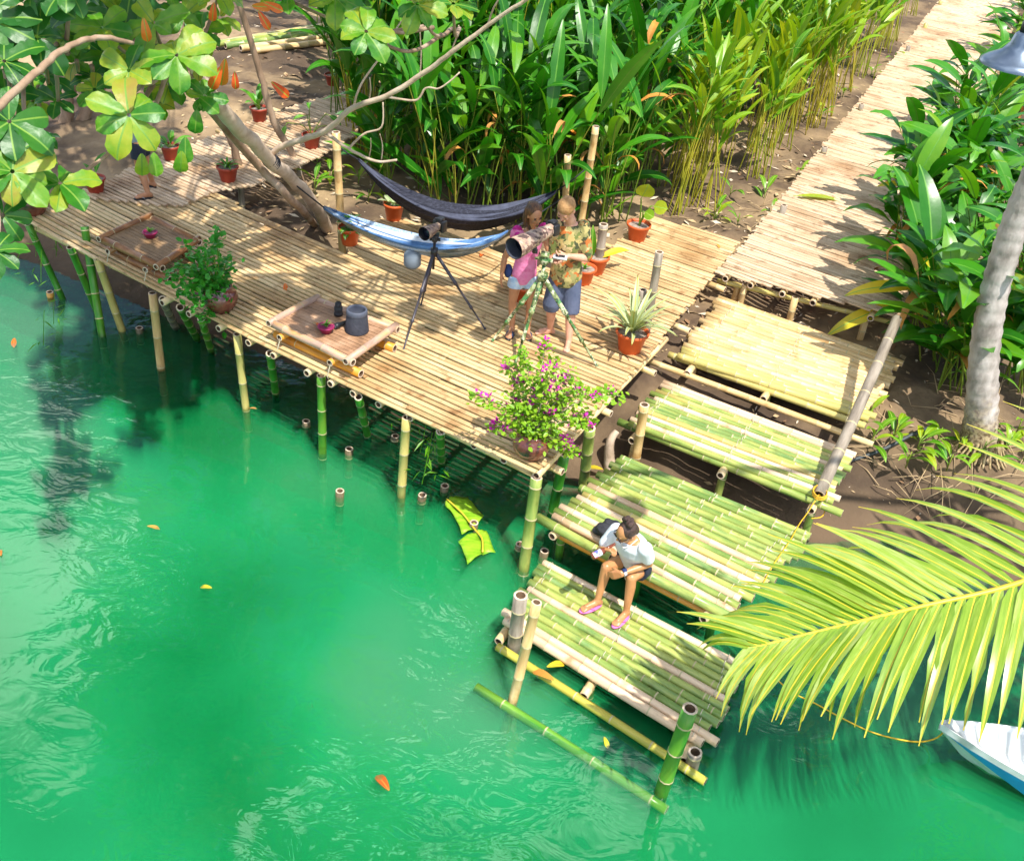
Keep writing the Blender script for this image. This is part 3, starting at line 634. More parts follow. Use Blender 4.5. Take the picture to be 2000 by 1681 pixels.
def pot_mesh(r, h, m, key):
    if key in POTM: return POTM[key]
    g = G(); g.lathe([(0, 0), (r * .66, 0), (r * .68, .01), (r * .92, h * .86), (r * 1.0, h * .86), (r * 1.04, h * .88), (r * 1.04, h), (r * .95, h), (r * .91, h * .86), (r * .88, h * .80)], 24)
    POTM[key] = (g.mesh('pot', [m]),); g = G(); g.lathe([(r * .90, h * .84), (r * .5, h * .87), (0, h * .86)], 20); POTM[key] += (g.mesh('soil', [SOIL]),)
    return POTM[key]
def potted(px, label, r=.15, h=.25, m=TERRA, z=0.0, group='red plastic flower pots'):
    p = P(*px, z); t_ = thing('potted_plant', p, label, 'potted plant', group); a, b = pot_mesh(r, h, m, (r, h, m.name))
    put('pot', a, t_, Matrix.Translation(p)); put('soil', b, t_, Matrix.Translation(p)); return t_, p + Vector((0, 0, h * .86))
def stems(root, base, tips, r=.006, m=STEMG, bow=.1):
    g = G()
    for t in tips:
        t = Vector(t); mid = base.lerp(t, .5) + Vector((U(-bow, bow) * .5, U(-bow, bow) * .5, bow * .6)); g.tube(smooth_path([base, mid, t], 4), r, 5)
    return g.obj('stem', m, root)
LM_ROUND = leaf_mesh('leaf', .26, .25, [LEAF_Y, RIB], 'round', .1, .12, 6, petiole=.05)
LM_PALE = leaf_mesh('leaf', .24, .20, [LEAF_V, LEAF_P], 'heart', .2, .15, 6, petiole=.05)
LM_POT = leaf_mesh('leaf', .24, .09, [LEAF_P, RIB], 'lance', .3, .3, 6, petiole=.08)
LM_BROM = leaf_mesh('leaf', .26, .045, [LEAF_H, RIB], 'strap', .45, .4, 6)
LM_DRAC = leaf_mesh('leaf', .50, .055, [LEAF_V, STEMY], 'lance', .30, .35, 8)
LM_UP = leaf_mesh('leaf', .34, .09, [LEAF_Y, RIB], 'lance', .15, .3, 6)
LM_YEL = leaf_mesh('leaf', .5, .13, [LEAF_YEL, RIB], 'lance', .3, .25, 8)
LM_VAR = leaf_mesh('leaf', .11, .06, [LEAF_P, LEAF_V], 'heart', .3, .2, 4, petiole=.03)
t_, p = potted((1243, 468), 'potted plant with one large round lime leaf on a tall stem, by the back edge', .165, .24)
tips = [V(p, 1252, 388), V(p, 1272, 402), V(p, 1256, 412)]; stems(t_, p, tips, .012, STEMG, .03)
for tp, d, s in ((tips[0], (.15, -.5, .75), 1.0), (tips[1], (.8, -.4, .1), .75), (tips[2], (.7, -.6, -.1), .6)): put('leaf', LM_ROUND, t_, frame(tp, d, Vector((.1, -1, .4)), s))
t_, p = potted((1161, 532), 'potted plant with one upright lime leaf and one yellow leaf, behind the man', .165, .25)
put('leaf', LM_UP, t_, frame(p + Vector((-.06, 0, 0)), (-.1, -.1, 1), Vector((0, -1, .2)), 1.25)); put('leaf', LM_YEL, t_, frame(p + Vector((.04, 0, 0)), (.9, .35, .45), Vector((0, -.4, 1)), .9))
t_, p = potted((1138, 552), 'red pot half hidden behind the camouflage shirt and grey shorts', .15, .22); rosette(t_, p, LM_SUC, 5, .5, 1.2)
t_, p = potted((1022, 588), 'red pot seen between the bare legs of the standing woman', .14, .22); rosette(t_, p, LM_VAR, 9, .2, 1.0)
t_, p = potted((1229, 684), 'bright orange pot with a bushy pale striped dracaena on the sunny deck', .185, .26)
rosette(t_, p, LM_DRAC, 34, .55, 1.4, .75, 1.5)
t_, p = potted((769, 428), 'red pot with pale heart shaped leaves under the black hammock', .145, .24); rosette(t_, p, LM_PALE, 6, .25, .9, .7, 1.0)
t_, p = potted((683, 476), 'red pot with trailing variegated leaves below the blue hammock', .145, .24); rosette(t_, p, LM_VAR, 22, -.3, 1.1, .9, 1.7); rosette(t_, p + Vector((0, 0, .08)), LM_VAR, 12, .2, 1.2, .9, 1.6)
t_, p = potted((446, 353), 'red pot with a dark bromeliad near the walkway corner', .15, .22, TERRAD, .03); rosette(t_, p, LM_BROM, 14, .3, 1.2, .7, 1.1)
t_, p = potted((334, 311), 'red pot with a leafy plant standing behind the person in sandals', .135, .21, TERRAD, .03); rosette(t_, p, LM_POT, 10, .2, 1.2, .8, 1.2)
t_, p = potted((188, 374), 'dull red pot with one narrow leaf at the left edge of the walkway', .14, .2, TERRAD, .03); put('leaf', LM_POT, t_, frame(p, (.25, .1, .9), Vector((-.5, -1, .2)), 1.3)); put('leaf', LM_POT, t_, frame(p, (-.3, .1, .7), s=.8))
t_, p = potted((507, 236), 'red pot with an upright leafy plant on the far side of the walkway', .145, .22, TERRAD, .03); rosette(t_, p, LM_POT, 8, .7, 1.4, .9, 1.5)
t_, p = potted((609, 288), 'red pot with tall thin stems and round leaves beside the bare branch', .145, .21, TERRAD, .03)
tips = [V(p, 606, 200), V(p, 600, 225), V(p, 637, 222), V(p, 560, 240), V(p, 650, 248)]; stems(t_, p, tips, .007)
for tp in tips: put('leaf', LM_POT, t_, frame(tp, (U(-.8, .8), -.6, U(-.4, .2)), Vector((0, -.6, 1)), U(.7, 1.1)))
t_, p = potted((650, 166), 'red pot with strappy dark leaves on the dirt behind the walkway', .15, .2, TERRAD, -.3); rosette(t_, p, LM_BROM, 12, .4, 1.3, 1.2, 2.0)
# tiny pots on the tables
for px, lb, lm, lr in (((637, 648), 'tiny magenta pot with a lime succulent on the orange table', LM_SUC, LM_SUCR), ((294, 463), 'tiny pink pot with a dark plant on the dark brown table', LM_SUC, LM_SUC)):
    p = P(*px, tz); t_ = thing('potted_succulent', p, lb, 'potted plant'); g = G(); g.lathe([(0, 0), (.055, 0), (.085, .06), (.09, .062), (.09, .075), (.08, .075), (.075, .06), (0, .055)], 18, 0, p)
    g.obj('pot', flat('magenta_plastic', (.30, .015, .09), .4), t_); rosette(t_, p + Vector((0, 0, .06)), lm, 12, .2, 1.2, .7, 1.1)
    if lr is LM_SUCR: rosette(t_, p + Vector((-.09, .06, .02)), lr, 6, .0, .8, .7, 1)

# ---------------------------------------------------------------- glazed jars with shrubs
def jar(px, label, r, h, cat='jar'):
    p = P(*px, 0); t_ = thing('glazed_jar', p, label, cat); g = G()
    g.lathe([(0, 0), (r * .62, 0), (r * .66, .015), (r * .92, h * .3), (r, h * .55), (r * .9, h * .8), (r * .66, h * .95), (r * .70, h), (r * .60, h), (r * .58, h * .9)], 28, 0, p); g.obj('vessel', JAR, t_)
    g = G(); g.lathe([(r * .62, h * .88), (0, h * .88)], 20, 0, p); g.obj('soil', SOIL, t_); return t_, p + Vector((0, 0, h * .88))
def bush(root, base, tips, nl, lsz, m, flowers=0, fill=None, spread=.09, stem_m=STEMG):
    g = G(); lf = G(); pts = []
    for tip in tips:
        tip = Vector(tip); mid = base.lerp(tip, .5) + Vector((0, 0, (tip - base).length * .16)); path = smooth_path([base, mid, tip], 8); g.tube(path, lerp_list([.008, .005, .003], len(path)), 5); pts.append(path)
    g.obj('stem', stem_m, root)
    for _ in range(nl):
        path = rng.choice(pts); i = rng.random() ** .7 * (len(path) - 1); k = int(i); q = path[k].lerp(path[min(k + 1, len(path) - 1)], i - k)
        w_ = spread * (1.25 - .75 * i / len(path)); q = q + Vector((rng.gauss(0, w_), rng.gauss(0, w_), rng.gauss(0, w_ * .8)))
        d = Vector((U(-1, 1), U(-1, 1), U(-.6, .5))).normalized(); Mx = frame(q, d, Vector((U(-.5, .5), U(-.7, .3), 1)), lsz * U(.6, 1.25))
        lf.add([Mx @ Vector(v) for v in ((0, 0, 0), (.35, .32, .05), (.8, .22, .02), (1, 0, -.06), (.8, -.22, .02), (.35, -.32, .05))], [(0, 5, 4, 3), (0, 3, 2, 1)])
    o = lf.obj('foliage', m, root, smooth=False); o['kind'] = 'stuff'
    if flowers:
        fg = G()
        for k in range(3):
            a = k * 2.094; c_, s_ = math.cos(a), math.sin(a); rot = lambda x, y, z: (x * c_ - y * s_, x * s_ + y * c_, z)
            fg.add([rot(0, 0, 0), rot(.5, .35, .35), rot(1, 0, .75), rot(.5, -.35, .35)], [(0, 3, 2, 1)])
        fm = fg.mesh('flower', [FLOWER], smooth=False)
        for _ in range(flowers):
            path = rng.choice(pts); k = int((.55 + .45 * rng.random() ** .6) * (len(path) - 1)); q = path[k] + Vector((rng.gauss(0, .03), rng.gauss(0, .03), rng.gauss(0, .03)))
            put('flower', fm, root, frame(q, (U(-1, 1), U(-1, 1), U(-.3, .3)), Vector((U(-.5, .5), U(-1, 0), 1)), U(.034, .05)))
t_, p = jar((1036, 888), 'round brown glazed jar of magenta bougainvillea on the front deck corner', .19, .27)
vt = lambda L: [V(p + Vector((0, -.05 + U(-.15, .25), 0)), x, y) for x, y in L]
bush(t_, p, vt([(922, 776), (985, 705), (1022, 690), (1066, 662), (1085, 712), (1112, 730), (1215, 772), (1190, 762), (1158, 830), (1150, 815), (1110, 868), (958, 835), (990, 800), (1010, 740), (1060, 745), (1100, 780), (1030, 790), (1130, 755), (1125, 885), (1020, 850), (1000, 770), (1080, 800)]),
     2300, .055, LEAF_B, 140, spread=.06, stem_m=BARKL)
t_, p = jar((432, 604), 'dark glazed jar with a bright green spilling shrub beside the dark table', .20, .30)
bush(t_, p, [V(p + Vector((U(-.2, .2), U(-.25, .1), 0)), x, y) for x, y in [(425, 450), (452, 500), (365, 480), (345, 520), (322, 540), (360, 560), (380, 605), (400, 625), (385, 500), (410, 480), (350, 575), (395, 540), (440, 525), (445, 640), (375, 530), (405, 560)]], 1000, .075, LEAF_B2, 2, spread=.075)
t_, p = jar((64, 415), 'dark round glazed jar at the far left corner of the deck, no plant', .235, .34)

# ---------------------------------------------------------------- hammocks
def hammock(e1, mid, e2, label, m, ropes, w0=.42, depth=.16):
    t_ = thing('hammock', mid, label, 'hammock', 'hammocks strung behind the deck'); nu, nv = 48, 28; v = []
    c2 = mid * 2 - (e1 + e2) / 2; side = (e2 - e1).cross(Vector((0, 0, 1))).normalized()
    for i in range(nu + 1):
        u = i / nu; c = e1 * (1 - u) ** 2 + c2 * 2 * u * (1 - u) + e2 * u * u; wd = w0 * (math.sin(math.pi * u) ** .7 * .9 + .06); dp = depth * math.sin(math.pi * u) ** .8
        for j in range(nv + 1):
            q = j / nv * 2 - 1; fold = .034 * math.sin(j * 2.1 + 1.5 * math.sin(u * 4)) * (.35 + math.sin(math.pi * u)) + .012 * math.sin(j * 1.3 + u * 9)
            v.append(c + side * q * wd * .5 + Vector((0, 0, dp * (abs(q) ** 1.6 - .5) + fold)))
    f = [(i * (nv + 1) + j, i * (nv + 1) + j + 1, (i + 1) * (nv + 1) + j + 1, (i + 1) * (nv + 1) + j) for i in range(nu) for j in range(nv)]
    pat = [0, 1, 0, 2, 0, 1, 1, 0, 2, 2, 0, 1, 0]; g = G(); g.add(v, f, [pat[j % 13] for i in range(nu) for j in range(nv)]); me = g.mesh('cloth', m); o = put('cloth', me, t_); sd = o.modifiers.new('thickness', 'SOLIDIFY'); sd.thickness = .006
    for a, b in ropes:
        g = G(); g.tube([a, a.lerp(b, .5) - Vector((0, 0, .02)), b], .010, 6); g.obj('rope', BLACKC, t_)
b0 = P(660, 440, 0); b1 = P(1112, 440, 0); e1 = V(b0, 700, 312); e2 = V(b1, 1086, 374); md = V(P(880, 470, 0), 888, 428)
hammock(e1, md, e2, 'black hammock strung between bamboo posts in front of the leaves', [HAM_B, HAM_B2, HAM_B], [(e1, left_post - Vector((0, 0, .15))), (e2, hook_post - Vector((.02, 0, .55)))], .46, .20)
e1 = V(P(640, 450, 0), 632, 405); e2 = V(P(1000, 560, 0), 992, 452); md = V(P(840, 560, 0), 832, 484); trunk_tie = D(530, 318, (V(P(640, 450, 0), 632, 405) - O0).length - .9)
hammock(e1, md, e2, 'pale blue striped hammock hanging low behind the black tripod', [HAM_W, HAM_W2, HAM_W3], [(e1, trunk_tie), (e2, hook_post2 - Vector((0, 0, .62)))], .30, .12)
t_ = thing('stuff_pouch', V(P(840, 560, 0), 806, 505), 'grey cloth pouch hanging under the blue striped hammock', 'pouch'); p = V(P(830, 560, 0), 806, 492); g = G()
g.lathe([(0, -.21), (.07, -.2), (.105, -.16), (.105, -.03), (.085, 0), (.06, .03), (0, .03)], 16, 0, p); g.obj('bag', flat('pouch_grey', (.20, .25, .31), .8), t_)

# ---------------------------------------------------------------- tripods and cameras
def tripod(label, apex, feet, r, leg_m, col_m, hh=.16):
    t_ = thing('tripod', Vector((apex.x, apex.y, 0)), label, 'tripod')
    for f_ in feet:
        a = apex + (f_ - apex).normalized() * .03; g = G(); pts = []; rad = []
        for q, k in ((0, 1.15), (.36, 1.1), (.365, 1.35), (.40, 1.35), (.405, .85), (.68, .82), (.685, 1.1), (.715, 1.1), (.72, .62), (.985, .55), (.988, .95), (1, .9)): pts.append(a.lerp(f_, q)); rad.append(r * k)
        g.tube(pts, rad, 10); g.obj('leg', leg_m, t_)
    g = G(); g.tube([apex - Vector((0, 0, .22)), apex - Vector((0, 0, .05)), apex - Vector((0, 0, .05)), apex + Vector((0, 0, .03)), apex + Vector((0, 0, .03)), apex + Vector((0, 0, hh))], [r * .8, r * .8, r * 2.2, r * 2.4, r * .9, r * .9], 12); g.obj('centre_column', col_m, t_)
    h = apex + Vector((0, 0, hh)); g = G(); g.ball(h, (r * 2.2, r * 2.2, r * 2.6)); g.tube([h + Vector((-.10, .02, .0)), h + Vector((-.0, 0, .02))], r * .7, 8); g.box(h + Vector((0, 0, r * 2.7)), (.09, .11, .02)); g.tube([h + Vector((r * 3.6, 0, 0)), h + Vector((r * 2, 0, 0))], r * 1.1, 10); g.obj('head', col_m, t_); return t_, h
def camera_rig(label, front, rear, r0, r1, bodymat, lens_m, cat, hood_m):
    ax = (rear - front).normalized(); L = (rear - front).length; t_ = thing('camera', front.lerp(rear, .7), label, cat); up = Vector((0, 0, 1)); s = ax.cross(up).normalized(); u = s.cross(ax)
    pts = [0, .02, .30, .31, .55, .56, .80, .82, 1.0]; rr = [1.0, 1.0, .93, .84, .80, .70, .64, .60, .56]
    g = G(); g.tube([front + ax * L * q for q in pts], [r0 * k for k in rr], 24, caps=False); g.obj('lens', lens_m, t_)
    g = G(); g.tube([front + ax * q for q in (0, .004, L * .24)], [r0 * .93, r0 * .90, r0 * .84], 24, caps=False); f0 = len(g.f); g.obj('hood', hood_m, t_)
    g = G(); g.tube([front + ax * L * .24, front + ax * (L * .24 + .01)], [r0 * .84, r0 * .84], 24); g.obj('glass', GLASS, t_)
    g = G(); g.tube([front + ax * L * .58 - u * r0 * .9, front + ax * L * .58 - u * r0 * 1.5], [r0 * .2, r0 * .25], 10); g.box(front + ax * L * .6 - u * r0 * 1.45, (.05, .05, .03)); g.obj('foot', BLACK, t_)
    rot = Matrix((s, ax, u)).transposed(); c = rear + ax * .03
    g = G(); g.box(c, (.15, .065, .115), 0, rot); g.box(c + u * .068, (.07, .07, .045), 0, rot); g.box(c + s * .065 + u * .01 - ax * .02, (.03, .085, .12), 0, rot); g.box(c - s * .05 + u * .063, (.035, .04, .02), 0, rot); g.tube([c + ax * .03 + u * .06, c + ax * .06 + u * .06], [.022, .026], 12); o = g.obj('body', bodymat, t_)
    bv = o.modifiers.new('soft', 'BEVEL'); bv.width = .008; bv.segments = 2; return t_, c
toward = lambda p: Vector((-p.x, -p.y, 0)).normalized()
feet = [P(788, 683), P(948, 643), P(822, 597)]; fc = sum(feet, Vector()) / 3; apex = V(fc, 848, 490)
t_, h = tripod('slim black tripod standing in front of the blue striped hammock', apex, feet, .017, flat('tripod_carbon', (.05, .045, .06), .35), BLACK, .14)
rc = V(fc, 856, 442); fr0 = V(fc + toward(fc) * .22, 828, 457)
camera_rig('black camera with a short camouflage lens on the slim black tripod', fr0, rc, .075, .05, BLACK, CAMOL, 'camera', BLACK)
feet = [P(962, 665), P(1006, 712), P(1166, 715)]; fc = P(1046, 694); apex = V(fc, 1060, 538)
t_, h = tripod('leaf camouflage tripod in front of the standing couple', apex, feet, .024, CAMOT, CAMOT, .18)
rc = V(fc + toward(fc) * -.12, 1076, 448); fr0 = V(fc + toward(fc) * .36, 1003, 486)
camera_rig('black camera with a very large bark camouflage telephoto lens', fr0, rc, .114, .066, BLACK, CAMOL, 'camera', GREYC)
BIGCAM = rc

# ---------------------------------------------------------------- people
def remesh(g, voxel, name, m, parent, smooth=6):
    me = g.mesh(name + '_raw', [m]); o = bpy.data.objects.new('tmp', me); COL.objects.link(o)
    r_ = o.modifiers.new('r', 'REMESH'); r_.mode = 'VOXEL'; r_.voxel_size = voxel; s_ = o.modifiers.new('s', 'SMOOTH'); s_.iterations = smooth; s_.factor = .5
    dg = bpy.context.evaluated_depsgraph_get(); nm = bpy.data.meshes.new_from_object(o.evaluated_get(dg)); nm.name = name
    bpy.data.objects.remove(o); bpy.data.meshes.remove(me); nm.materials.clear(); nm.materials.append(m); nm.polygons.foreach_set('use_smooth', [True] * len(nm.polygons)); return put(name, nm, parent)
def limb(g, pts, rad, n=12):
    for a, r_ in zip(pts, rad): g.ball(a, r_, nu=n, nv=8)
    g.tube(pts, rad, n)
def loft(g, rings, n=20):
    """rings: (centre, half-width vector, half-depth vector)"""
    v = []; f = []
    for c, s, d in rings:
        for j in range(n): a = 2 * math.pi * j / n; v.append(c + s * math.cos(a) + d * math.sin(a))
    for i in range(len(rings) - 1):
        for j in range(n): f.append((i * n + j, i * n + (j + 1) % n, (i + 1) * n + (j + 1) % n, (i + 1) * n + j))
    f.append(tuple(reversed(range(n)))); f.append(tuple(range((len(rings) - 1) * n, len(rings) * n))); g.add(v, f)
def hand(g, wrist, d, nrm, thumb_side, curl=.5, k=1.0, spread=.10):
    d = d.normalized(); nrm = (nrm - d * nrm.dot(d)).normalized(); s = d.cross(nrm) * thumb_side
    for q in (-.030, -.010, .010, .030): limb(g, [wrist + s * q * .5 * k, wrist + (d * .085 + s * q) * k], [.020 * k, .0155 * k], 8)
    for q, L in ((.031, .068), (.0105, .078), (-.0105, .073), (-.031, .058)):
        p = wrist + (d * .085 + s * q) * k; a = curl * .5; pts = [p]; dd = (d + s * q * spread * 20 * .2).normalized()
        for sg in (.45, .3, .25):
            v = dd * math.cos(a) + nrm * math.sin(a); p = p + v * L * sg * k; pts.append(p); a += curl * .75
        limb(g, pts, [.0105 * k, .0100 * k, .0092 * k, .0080 * k], 8)
    p = wrist + (d * .022 + s * .026) * k; p1 = p + (d * .035 + s * .028 + nrm * .012) * k; p2 = p1 + (d * .032 + s * .006 + nrm * .016) * k; limb(g, [wrist + s * .012 * k, p, p1, p2], [.018 * k, .0145 * k, .0115 * k, .0095 * k], 8)
def head(g, c, f, u, k=1.0):
    f = f.normalized(); u = (u - f * u.dot(f)).normalized(); s = f.cross(u); rot = Matrix((s, f, u)).transposed()
    g.ball(c + u * .02 * k, (.076 * k, .096 * k, .100 * k), rot=rot, nu=20, nv=14); g.ball(c + f * .030 * k - u * .055 * k, (.058 * k, .062 * k, .062 * k), rot=rot, nu=16, nv=10)
    g.ball(c + f * .052 * k - u * .092 * k, (.030 * k, .028 * k, .022 * k), rot=rot)
    limb(g, [c + f * .088 * k + u * .012 * k, c + f * .112 * k - u * .028 * k], [.009 * k, .014 * k], 8); g.ball(c + f * .098 * k - u * .032 * k, (.019 * k, .012 * k, .010 * k), rot=rot)
    for q in (-1, 1):
        g.ball(c + s * q * .078 * k - u * .012 * k - f * .005 * k, (.010 * k, .020 * k, .031 * k), rot=rot); g.ball(c + s * q * .034 * k + f * .080 * k - u * .030 * k, (.022 * k, .016 * k, .018 * k), rot=rot)
    g.ball(c + f * .084 * k + u * .03 * k, (.052 * k, .014 * k, .014 * k), rot=rot); g.ball(c + f * .093 * k - u * .062 * k, (.024 * k, .010 * k, .011 * k), rot=rot); return f, u, s, rot
def face_parts(root, c, f, u, s, rot, k=1.0, lips=None, closed=False):
    for q in (-1, 1):
        g = G(); g.ball(c + s * q * .031 * k + f * .091 * k + u * .006 * k, (.013 * k, .007 * k, (.004 if closed else .007) * k), rot=rot); g.obj('eye', flat('eye_dark', (.03, .02, .018), .3), root)
        g = G(); g.ball(c + s * q * .032 * k + f * .094 * k + u * .026 * k, (.018 * k, .006 * k, .0045 * k), rot=rot); g.obj('eyebrow', lips[1], root)
    g = G(); g.ball(c + f * .101 * k - u * .062 * k, (.021 * k, .007 * k, .007 * k), rot=rot); g.obj('mouth', lips[0], root)
LIPS = flat('lips', (.50, .14, .12), .45)
Zv = Vector((0, 0, 1))
def body_std(root, J, skin, facing, W_=1.0, k=1.0, hands=None):
    """J: joints in world space"""
    g = G(); f = facing.normalized(); sh = (J['shL'] + J['shR']) / 2; hp = (J['hipL'] + J['hipR']) / 2; sd = (J['shL'] - J['shR']).normalized(); hs = (J['hipL'] - J['hipR']).normalized()
    up = (sh - hp).normalized(); fs = sd.cross(up); fs = fs if fs.dot(f) > 0 else -fs
    wsh = (J['shL'] - J['shR']).length / 2; hw = max((J['hipL'] - J['hipR']).length / 2 + .075, .15) * W_
    R_ = [(hp - up * .06, hs * hw * .85, fs * .105 * W_), (hp + up * .04, hs * hw, fs * .12 * W_), (hp.lerp(sh, .42), (hs + sd) * .5 * hw * .84, fs * .105 * W_), (hp.lerp(sh, .72), sd * (wsh + .01) * .92, fs * .118 * W_), (hp.lerp(sh, .95), sd * wsh * .98, fs * .095 * W_), (sh + up * .035, sd * wsh * .55, fs * .065 * W_)]
    loft(g, R_)
    limb(g, [sh - fs * .01, J['neck'], J['head'] - J['hu'] * .05 * k - J['hf'].normalized() * .02], [.062 * W_, .054 * W_, .052 * W_])
    J['hf'], J['hu'], J['hs'], J['hr'] = head(g, J['head'], J['hf'], J['hu'], k)
    for q in 'LR':
        limb(g, [J['sh' + q], J['sh' + q].lerp(J['el' + q], .35), J['el' + q]], [.058 * W_, .050 * W_, .040 * W_]); limb(g, [J['el' + q], J['el' + q].lerp(J['wr' + q], .3), J['wr' + q]], [.040 * W_, .041 * W_, .027 * W_])
        limb(g, [J['hip' + q], J['hip' + q].lerp(J['kn' + q], .45), J['kn' + q]], [.088 * W_, .078 * W_, .056 * W_]); limb(g, [J['kn' + q], J['kn' + q].lerp(J['an' + q], .3) - fs * .012, J['an' + q]], [.055 * W_, .056 * W_, .034 * W_])
        a, t = J['an' + q], J['toe' + q]; fd = (t - a); fd.z = 0; fd.normalize(); z0 = J['sole']; fsd = fd.cross(Zv)
        heel = Vector((a.x, a.y, z0 + .032)) - fd * .035; limb(g, [a, heel], [.036, .030]); ball_ = Vector((a.x, a.y, z0 + .024)) + fd * .12; limb(g, [a - Zv * .02, ball_ + Zv * .012], [.034, .026])
        for w2, L2 in ((-.028, .045), (-.012, .05), (.004, .048), (.018, .04), (.030, .03)):
            w3 = w2 * (-1 if q == 'L' else 1); limb(g, [ball_ + fsd * w3 * .8, ball_ + fsd * w3 + fd * L2 - Zv * .008], [.017, .0115], 8); limb(g, [heel, ball_ + fsd * w3 * .7], [.022, .018], 8)
        h = hands[q]; hand(g, J['wr' + q], h[0], h[1], h[2], h[3])
    remesh(g, .0068, 'body', skin, root, 4)
    return R_, up, fs, sd
def shirt(name, root, J, R_, m, sleeve, grow=.016, low=0, extra=None):
    g = G(); loft(g, [(c, s * (1 + grow / s.length), d * (1 + grow / d.length)) for c, s, d in R_[low:-1]] + [(R_[-1][0] - (R_[-1][0] - R_[-2][0]) * .2, R_[-1][1] * 1.15, R_[-1][2] * 1.25)])
    for q in 'LR':
        if sleeve: e = J['sh' + q].lerp(J['el' + q], sleeve); limb(g, [J['sh' + q], e], [.072, .066])
    if extra: extra(g)
    return remesh(g, .010, name, m, root, 5)
def shorts(name, root, J, R_, m, frac, r0=.105, r1=.088, top=2):
    g = G(); loft(g, [(c, s * 1.10, d * 1.14) for c, s, d in R_[:top]] + [(R_[top - 1][0].lerp(R_[top][0], .45), R_[top][1] * 1.14, R_[top][2] * 1.16)])
    for q in 'LR':
        e = J['hip' + q].lerp(J['kn' + q], min(1, frac)); pts = [J['hip' + q], e]
        if frac > 1: e2 = J['kn' + q].lerp(J['an' + q], frac - 1); pts.append(e2)
        g.tube(pts, lerp_list([r0, r1], len(pts)), 16)
    return remesh(g, .010, name, m, root, 5)
# --- the man
b = P(1092, 662); tw = toward(b)
m_ = lambda x, y, f=0.0: V(b + tw * f, x, y)
rgt = Vector((0, 0, 1)).cross(tw); rgt = -rgt if rgt.x < 0 else rgt
J = dict(hipR=m_(1090, 543, .0), hipL=m_(1118, 545, .0), knR=m_(1077, 594, .05), knL=m_(1115, 604, .06), anR=P(1075, 640, .08), anL=P(1111, 664, .08), toeR=P(1047, 652), toeL=P(1107, 684), shR=m_(1090, 441, -.02), shL=m_(1140, 441, -.02),
         elR=m_(1078, 505, .0), elL=m_(1147, 505, .03), wrR=m_(1078, 507, .26), wrL=m_(1110, 500, .24), neck=m_(1114, 428, .02), head=m_(1106, 407, .10), hf=(tw * .75 - rgt * .35 - Zv * .75), hu=(Zv + tw * .6), sole=0.0)
man = thing('person', b, 'man with short ginger hair in camouflage shirt and slate shorts, barefoot on the deck', 'person')
fm = tw - rgt * .35
R_, up, fs, sd = body_std(man, J, SKIN_M, fm, 1.05, 1.14, {'R': ((rgt * .6 + tw * .5), Zv, -1, .7), 'L': ((-rgt * .9 + tw * .25), Zv, 1, .7)})
shirt('shirt', man, J, R_, CAMO, .92, .022); shorts('shorts', man, J, R_, SHORTS, 1.12, .105, .098)
face_parts(man, J['head'], J['hf'], J['hu'], J['hs'], J['hr'], 1.14, (LIPS, HAIR_R), True)
g = G(); c = J['head'] + J['hu'] * .046 - J['hf'] * .008; g.ball(c, (.094, .112, .099), rot=J['hr'], nu=20, nv=14); g.ball(c - J['hu'] * .045 - J['hf'] * .032, (.088, .08, .078), rot=J['hr']); remesh(g, .007, 'hair', HAIR_R, man, 3)
t_ = thing('phone', J['wrL'] - rgt * .13, 'small white handheld device held in both hands by the man', 'phone'); c = (J['wrL'] + J['wrR']) / 2 + tw * .06 + Zv * .035; g = G(); g.box(c, (.15, .085, .022), 0, Matrix((rgt, tw, Zv)).transposed()); g.obj('case', flat('white_plastic', (.7, .7, .72), .4), t_)
g = G(); g.box(c + Zv * .012, (.10, .06, .004), 0, Matrix((rgt, tw, Zv)).transposed()); g.obj('screen', BLACK, t_)
# --- the woman at the big camera
b = P(1015, 645); tw = toward(b); rgt = Vector((0, 0, 1)).cross(tw); rgt = -rgt if rgt.x < 0 else rgt
m_ = lambda x, y, f=0.0: V(b + tw * f, x, y)
J = dict(hipR=m_(1009, 540), hipL=m_(1036, 540), knR=m_(1001, 588, .03), knL=m_(1037, 588, .03), anR=P(1000, 640, .07), anL=P(1030, 641, .07), toeR=P(996, 656), toeL=P(1030, 656), shR=m_(1010, 455, .06), shL=m_(1062, 450, .04), elR=m_(986, 502, .02), elL=m_(1075, 500, .10),
         wrR=m_(980, 535, .06), wrL=m_(1066, 512, .26), neck=m_(1038, 440, .09), head=m_(1044, 419, .16), hf=(tw * .85 + rgt * .45 - Zv * .30), hu=(Zv + tw * .3), sole=0.012)
wom = thing('person', b, 'standing woman in pink top and pale denim shorts bending to the big camera', 'person')
R_, up, fs, sd = body_std(wom, J, SKIN_W, tw + rgt * .2, .84, .95, {'R': ((-Zv + tw * .1), rgt, -1, .35), 'L': ((-rgt * .2 + tw * .7 + Zv * .3), rgt, 1, .6)})
shirt('top', wom, J, R_, PINK, .12, .014); shorts('shorts', wom, J, R_, DENIM, .42, .088, .092)
g = G(); g.ball(J['shR'] + Zv * .03, (.06, .05, .06)); g.ball(J['shL'] + Zv * .03, (.06, .05, .06)); limb(g, [J['shR'] + fs * .06 + Zv * .01, J['shR'].lerp(J['shL'], .3) + fs * .10 - up * .1], [.035, .025]); remesh(g, .010, 'ruffle', PINKD, wom, 3)
hs_, hf_, hu_ = J['hs'], J['hf'], J['hu']; g = G(); c = J['head'] + hu_ * .040 - hf_ * .026; g.ball(c, (.086, .098, .092), rot=J['hr'], nu=20, nv=14)
for q in (-1, 1):
    limb(g, [c + hs_ * q * .062 - hf_ * .02, c + hs_ * q * .080 - Zv * .09 - hf_ * .03, c + hs_ * q * .074 - Zv * .18 - hf_ * .03], [.040, .032, .016])
